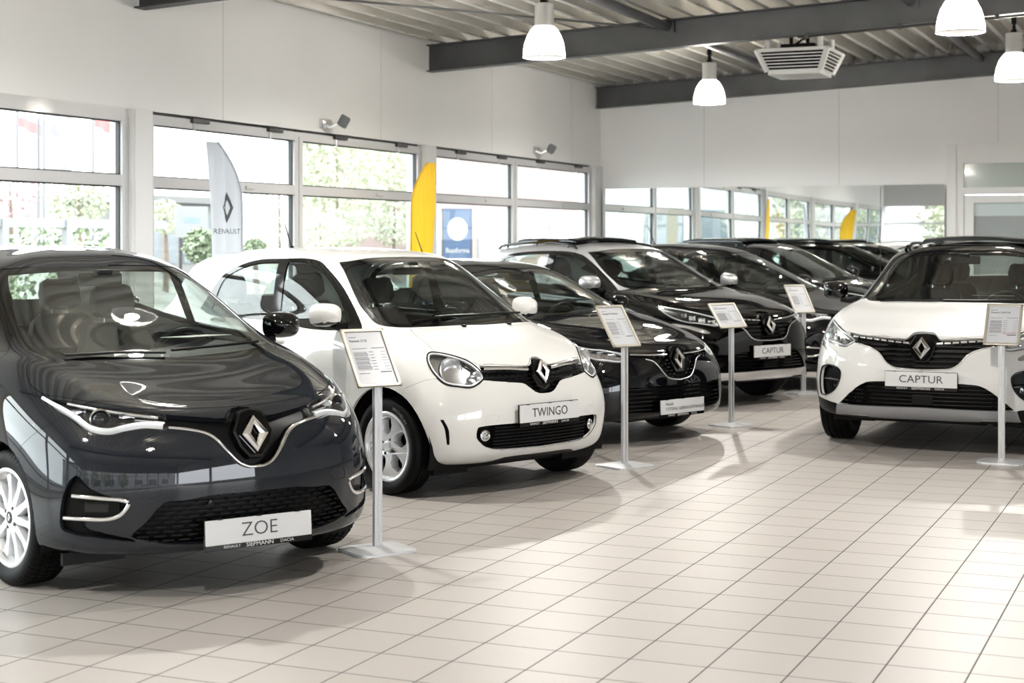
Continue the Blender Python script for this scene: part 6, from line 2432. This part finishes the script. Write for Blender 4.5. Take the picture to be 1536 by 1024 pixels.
# ------------------------------------------------------------------ outside the windows
def leafy(seed, cx, cy, cz, rx, ry, rz, n, size):
    rnd = random.Random(seed)
    V, F_ = [], []
    for i in range(n):
        while True:
            a, b, c = rnd.uniform(-1, 1), rnd.uniform(-1, 1), rnd.uniform(-1, 1)
            d = a * a + b * b + c * c
            if .25 < d < 1:
                break
        p = Vector((cx + a * rx, cy + b * ry, cz + c * rz))
        u = Vector((rnd.gauss(0, 1), rnd.gauss(0, 1), rnd.gauss(0, 1))).normalized()
        w = u.orthogonal().normalized()
        s = size * rnd.uniform(.5, 1.3)
        k = len(V)
        V += [p - u * s, p + w * s * .6, p + u * s, p - w * s * .6]
        F_.append((k, k + 1, k + 2, k + 3))
    return V, F_


def build_outside():
    gm = mat('outside paving', (.10, .10, .102), .9)
    mb = MB()
    mb.box((-90, -60, -.4), (WX - .25, 110, -.12))
    mb.box((WX - .25, -60, -.4), (60, FY - .35, -.12))
    mb.box((RX + .35, FY - .35, -.4), (60, 110, -.12))
    struct(mb, 'ground', [gm])
    green = mat('hedge green', (.13, .22, .07), .7)
    noise_color(green, (.12, .155, .095), (.24, .29, .19), 4, 3)
    lime = mat('spring leaves', (.34, .46, .16), .7)
    noise_color(lime, (.27, .30, .20), (.36, .385, .28), 3, 3)
    pinkl = mat('red shrub leaves', (.33, .22, .23), .7)
    bark = mat('bark', (.12, .09, .07), .9)

    def at(u, v, x):
        # the point on the vertical plane x seen at a picture position
        t = (u - 768) / 2400
        r = (t * .9172 - .3983) / (t * .3983 + .9172)
        y = x / r
        Z = -.3983 * x + .9172 * y
        return y, 1.57 + (362 - v) / 2400 * Z
    # hedge behind the fence
    y0, _ = at(-120, 340, -17)
    y1, _ = at(190, 340, -17)
    V, F_ = [], []
    rnd = random.Random(3)
    i = 0
    yy = y0
    while yy < y1:
        a, b = leafy(i, -17 - rnd.random() * .3, yy, .9, .5, .7, .95 + .25 * rnd.random(), 520, .06)
        k = len(V)
        V += a
        F_ += [tuple(q + k for q in f) for f in b]
        yy += .8
        i += 1
    mb = MB()
    mb.add(V, F_)
    o = mb.build('hedge', [green])
    tag(o, 'clipped green hedge outside behind the white rail', 'hedge', kind='stuff')
    # white rail fence
    r = empty('rail_fence', (-16.2, (y0 + y1) / 2, 0))
    tag(r, 'white rail fence outside in front of the hedge', 'fence')
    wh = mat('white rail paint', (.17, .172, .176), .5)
    yc = (y0 + y1) / 2
    mb = MB()
    mb.box((-.03, y0 - yc, 1.78), (.03, y1 - yc, 1.92))
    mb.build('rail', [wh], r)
    for u in (-90, 5, 101):
        y, _ = at(u, 340, -16.2)
        mb = MB()
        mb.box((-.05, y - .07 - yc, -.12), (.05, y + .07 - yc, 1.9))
        mb.build('post', [wh], r)
    # shrubs and trees
    trees = [(-19.5, 15, 298, .55, .55, pinkl, 'tree', 'reddish shrub outside beyond the white rail'), (-20, 118, 302, .6, .55, lime, 'tree', 'pale green shrub outside beyond the white rail'),
             (-13.5, 300, 368, .24, .26, green, 'tree', 'dense green bush outside below the white sign'), (-13.0, 382, 374, .18, .16, green, 'tree', 'small green bush outside right of the white flag'),
             (-24, 418, 300, .95, 2.0, lime, 'tree', 'pale spring tree outside behind the white flag window'), (-27, 505, 275, 1.7, 2.4, lime, 'tree', 'tall pale spring tree outside left in the second window'),
             (-30, 590, 285, 1.5, 2.3, lime, 'tree', 'tall pale spring tree outside beside the yellow flag'), (-22, 480, 350, .8, .6, lime, 'tree', 'low pale bush outside under the tall tree'), (-22, 248, 325, .5, .4, lime, 'tree', 'pale bush outside left of the white sign')]
    for i, (x, u, v, rr, rz, m, nm, lab) in enumerate(trees):
        y, z = at(u, v, x)
        t = empty('garden_tree' if rz > 2 else 'garden_shrub', (x, y, -.12))
        tag(t, lab, 'tree' if rz > 2 else 'shrub')
        V, F_ = leafy(100 + i, 0, 0, z + .12, rr, rr, rz, int((900 + 1100 * rr * rz) * (.35 if m is pinkl else 1)), .045 if rr < 1 else .08)
        mb = MB()
        mb.add(V, F_)
        mb.build('foliage', [m], t)
        mb = MB()
        mb.tube([(0, 0, 0), (.03, .02, z * .6), (0, 0, z + .12 + rz * .5)], [.08, .06, .02], 8)
        mb.build('trunk', [bark], t)
    # white sign board on posts
    y, z = at(287, 340, -15.5)
    sgn = empty('sign_board', (-15.5, y, -.12), math.radians(-25))
    tag(sgn, 'white sign board outside, seen left of the white flag', 'sign')
    mb = MB()
    mb.box((-.03, -.30, z - .06), (.03, .30, z + .42 - .06 + .1))
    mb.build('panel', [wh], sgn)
    mb = MB()
    for q in (-.2, .2):
        mb.box((-.02, q - .02, 0), (.02, q + .02, z))
    mb.build('post', [MATS['steel_dark']], sgn)
    mb = MB()
    v, f = text_mesh('CREV', .13, .001, 'CENTER', .002)
    mb.add(v, f, 0, False, T(.032, 0, z + .22) @ Matrix(((0, 0, 1, 0), (1, 0, 0, 0), (0, 1, 0, 0), (0, 0, 0, 1))))
    mb.build('lettering', [mat('pale blue print', (.10, .2, .36), .6)], sgn)
    # blue banner with a white disc
    y, z = at(686, 348, -12.5)
    bn = empty('outdoor_banner', (-12.5, y, -.12), math.radians(-35))
    tag(bn, 'dark blue banner with a white disc, standing outside beside the yellow flag', 'banner')
    blue = mat('banner blue', (.022, .046, .095), .7)
    wd = .30
    zt = at(686, 313, -12.5)[1] + .12
    mb = MB()
    mb.box((-.01, -wd, zt - 1.9), (.01, wd, zt))
    mb.build('panel', [blue], bn)
    mb = MB()
    mb.lathe([(0, .012), (.215, .012), (.215, 0)], 40, 0, T(0, 0, zt - .37) @ Matrix.Rotation(-PI / 2, 4, 'Z'), 'y')
    pale_w = mat('banner white', (.19, .19, .195), .7)
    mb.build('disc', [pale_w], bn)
    mb = MB()
    for k in range(4):
        Q = T(.014, 0, zt - .37) @ Matrix.Rotation(PI / 4 + k * PI / 2, 4, 'X')
        mb.box((0, -.06, .105), (.001, .06, .12), 0, Q)
        mb.box((0, -.008, .115), (.001, .008, .15), 0, T(.014, 0, zt - .37) @ Matrix.Rotation(k * PI / 2, 4, 'X'))
    mb.build('ring_mark', [mat('pale red print', (.7, .22, .2), .6)], bn)
    mb = MB()
    v, f = text_mesh('Bassforma', .12, .001, 'CENTER', .004, 1.0)
    mb.add(v, f, 0, False, T(.012, 0, zt - .76) @ Matrix(((0, 0, 1, 0), (1, 0, 0, 0), (0, 1, 0, 0), (0, 0, 0, 1))))
    mb.build('lettering', [pale_w], bn)
    mb = MB()
    for q in (-wd, wd):
        mb.tube([(0, q, 0), (0, q, zt)], .02, 8)
    mb.build('post', [MATS['steel_dark']], bn)
    # buildings
    for (xa, ua, ub, vt, col, lab, nm) in ((-30, 640, 905, 225, (.23, .175, .165), 'pale red building outside behind the blue banner', 'red'), (-34, 215, 345, 300, (.15, .148, .145), 'grey low building outside behind the white flag', 'grey')):
        ya, _ = at(ua, 300, xa)
        yb, _ = at(ub, 300, xa)
        zt = at((ua + ub) / 2, vt, xa)[1]
        b = empty('building', (xa, (ya + yb) / 2, -.12))
        tag(b, lab, 'building')
        L = (yb - ya) / 2
        mb = MB()
        mb.box((-6, -L, 0), (0, L, zt))
        mb.build('wall', [mat(nm + ' render', col, .9)], b)
        mb = MB()
        mb.box((-6.3, -L - .3, zt), (.3, L + .3, zt + .25))
        mb.build('roof', [mat(nm + ' roof', (.12, .12, .122), .8)], b)
        for k in range(5):
            yw = -L + (k + .5) * 2 * L / 5
            mb = MB()
            mb.box((.001, yw - L * .12, 0.9), (.03, yw + L * .12, 2.6))
            mb.build('window', [mat('grey shop glass', (.10, .115, .13), .3)], b)
    # beyond the front glazing, seen in the mirror sheets; hall added to block sky
    b = empty('building', (2, -26, -.12))
    tag(b, 'long grey hall added across the road to block the bright sky, seen only in the mirror sheets', 'building')
    mb = MB()
    mb.box((-34, -8, 0), (34, 0, 8.5))
    mb.build('wall', [mat('hall cladding', (.33, .335, .34), .8)], b)
    mb = MB()
    mb.box((-34.3, -8.3, 8.5), (34.3, .3, 8.9))
    mb.build('roof', [mat('hall roof', (.10, .10, .10), .8)], b)
    for k in range(9):
        mb = MB()
        mb.box((-32 + k * 7.2, .001, 1), (-28 + k * 7.2, .04, 3.2))
        mb.build('window', [mat('hall glass', (.08, .1, .11), .1)], b)
    for i, (x, y, rr, rz) in enumerate(((-13, -19, 2.2, 2.6), (-7.5, -20, 2.0, 2.6), (-2, -19, 1.9, 2.4), (5, -20, 2.2, 2.6))):
        t = empty('garden_tree', (x, y, -.12))
        tag(t, 'street tree across the road, seen only in the mirror sheets', 'tree', 'trees across the road')
        V, F_ = leafy(300 + i, 0, 0, 3.2, rr, rr, rz, 2200, .14)
        mb = MB()
        mb.add(V, F_)
        mb.build('foliage', [lime], t)
        mb = MB()
        mb.tube([(0, 0, 0), (.03, .02, 2), (0, 0, 4)], [.14, .10, .04], 8)
        mb.build('trunk', [bark], t)
    polem = mat('grey pole', (.12, .12, .125), .5)
    # flag poles with red and white flags, a tall banner
    for i, (x, u, vtop, fw, lab, c) in enumerate(((-24, 58, -60, 0, 'thin flag pole outside, left in the first window', None), (-24, 140, -60, 0, 'thin flag pole outside with a small red flag', (.75, .10, .10)), (-26, 26, -60, 0, 'flag pole outside with a red banner at the left edge', (.75, .12, .12)))):
        y, z = at(u, 200, x)
        fp = empty('flag_pole', (x, y, -.12))
        tag(fp, lab, 'flag pole', 'flag poles outside')
        mb = MB()
        mb.tube([(0, 0, 0), (0, 0, 7.5)], .045, 8)
        mb.build('pole', [polem], fp)
        if c:
            zc = at(u, 190, x)[1] + .12
            mb = MB()
            V = [Vector((.05 * math.sin(q * 1.3), .06 + q * .12, zc + .3 * p - .03 * q)) for p in (0, 1) for q in range(8)]
            mb.add(V, [(q, q + 1, q + 9, q + 8) for q in range(7)], 0, True)
            mb.build('cloth', [mat('red flag cloth', c, .8)], fp)
    ya, za = at(66, 262, -23)
    yb, zb_ = at(107, 140, -23)
    hb = empty('hanging_banner', (-23, (ya + yb) / 2, -.12))
    tag(hb, 'tall pale printed banner outside, between the two thin poles of the first window', 'banner')
    L = (yb - ya) / 2
    mb = MB()
    V = [Vector((.04 * math.sin(q * 1.1 + p * .7), -L + 2 * L * q / 8, za + .12 + (zb_ - za) * p / 8)) for p in range(9) for q in range(9)]
    mb.add(V, [(p * 9 + q, p * 9 + q + 1, p * 9 + q + 10, p * 9 + q + 9) for p in range(8) for q in range(8)], 0, True)
    cl = noise_color(mat('printed cloth', (.3, .3, .3), .8), (.16, .15, .16), (.42, .40, .40), 1.6, 2, .40, .55)
    mb.build('cloth', [cl], hb)
    mb = MB()
    mb.tube([(0, -L, 0), (0, -L, zb_ + .4)], .04, 8)
    mb.tube([(0, -L, zb_ + .2), (0, L, zb_ + .2)], .03, 8)
    mb.build('pole', [polem], hb)
    # grey bank behind the hedge
    mb = MB()
    ya, _ = at(-150, 340, -24)
    yb, zk = at(175, 296, -24)
    mb.add([(-21, ya, -.12), (-21, yb, -.12), (-26, yb, zk), (-26, ya, zk), (-30, ya, -.12), (-30, yb, -.12)], [(0, 1, 2, 3), (3, 2, 5, 4), (0, 3, 4), (1, 5, 2)])
    struct(mb, 'ground', [noise_color(mat('dry bank', (.2, .2, .19), .9), (.13, .13, .12), (.26, .255, .245), 1.2, 4)])
    # parked cars' place is taken by the road kerb
    mb = MB()
    mb.box((-23, -20, -.12), (-22.7, 80, .02))
    struct(mb, 'trim_1', [gm])


# ------------------------------------------------------------------ light and camera
def build_light():
    w = bpy.data.worlds.new('World')
    scene.world = w
    w.use_nodes = True
    nt = w.node_tree
    bg = nt.nodes['Background']
    tc = nt.nodes.new('ShaderNodeTexCoord')
    sx = nt.nodes.new('ShaderNodeSeparateXYZ')
    rp = nt.nodes.new('ShaderNodeValToRGB')
    rp.color_ramp.elements[0].position = .0
    rp.color_ramp.elements[0].color = (.86, .90, .95, 1)
    rp.color_ramp.elements[1].position = .6
    rp.color_ramp.elements[1].color = (1, 1, 1, 1)
    nt.links.new(tc.outputs['Generated'], sx.inputs[0])
    nt.links.new(sx.outputs['Z'], rp.inputs[0])
    nt.links.new(rp.outputs[0], bg.inputs['Color'])
    bg.inputs['Strength'].default_value = SKY


SKY = 2.5


def build_camera():
    cam = bpy.data.cameras.new('Camera')
    co = bpy.data.objects.new('Camera', cam)
    COL.objects.link(co)
    co.location = (0, 0, H_CAM)
    co.rotation_euler = (PI / 2, 0, math.atan2(1042, 2400))
    cam.sensor_width = 36
    cam.lens = 2400 / 1536 * 36
    cam.shift_y = -150 / 1536
    cam.clip_end = 400
    cam.dof.use_dof = True
    cam.dof.focus_distance = 9.2
    cam.dof.aperture_fstop = FSTOP
    scene.camera = co


FSTOP = 3.4


# ------------------------------------------------------------------ build everything
build_room()
build_lamps()
build_stands()
build_flags()
build_outside()
CARS = [SPEC_ZOE, SPEC_TWINGO, SPEC_CLIO, SPEC_CAPB, SPEC_CAPW, SPEC_FIVE, SPEC_SIX]
for S_ in CARS:
    build_car(S_)
build_light()
build_camera()
scene.view_settings.view_transform = 'Standard'
scene.view_settings.look = 'None'
scene.view_settings.exposure = EXPOSURE
scene.view_settings.gamma = 1
scene.view_settings.use_curve_mapping = False
scene.cycles.use_denoising = True
scene.cycles.max_bounces = 10
scene.cycles.diffuse_bounces = 4
scene.cycles.glossy_bounces = 6
scene.cycles.transparent_max_bounces = 24
scene.cycles.sample_clamp_indirect = 8
scene.cycles.caustics_reflective = False
scene.cycles.caustics_refractive = False
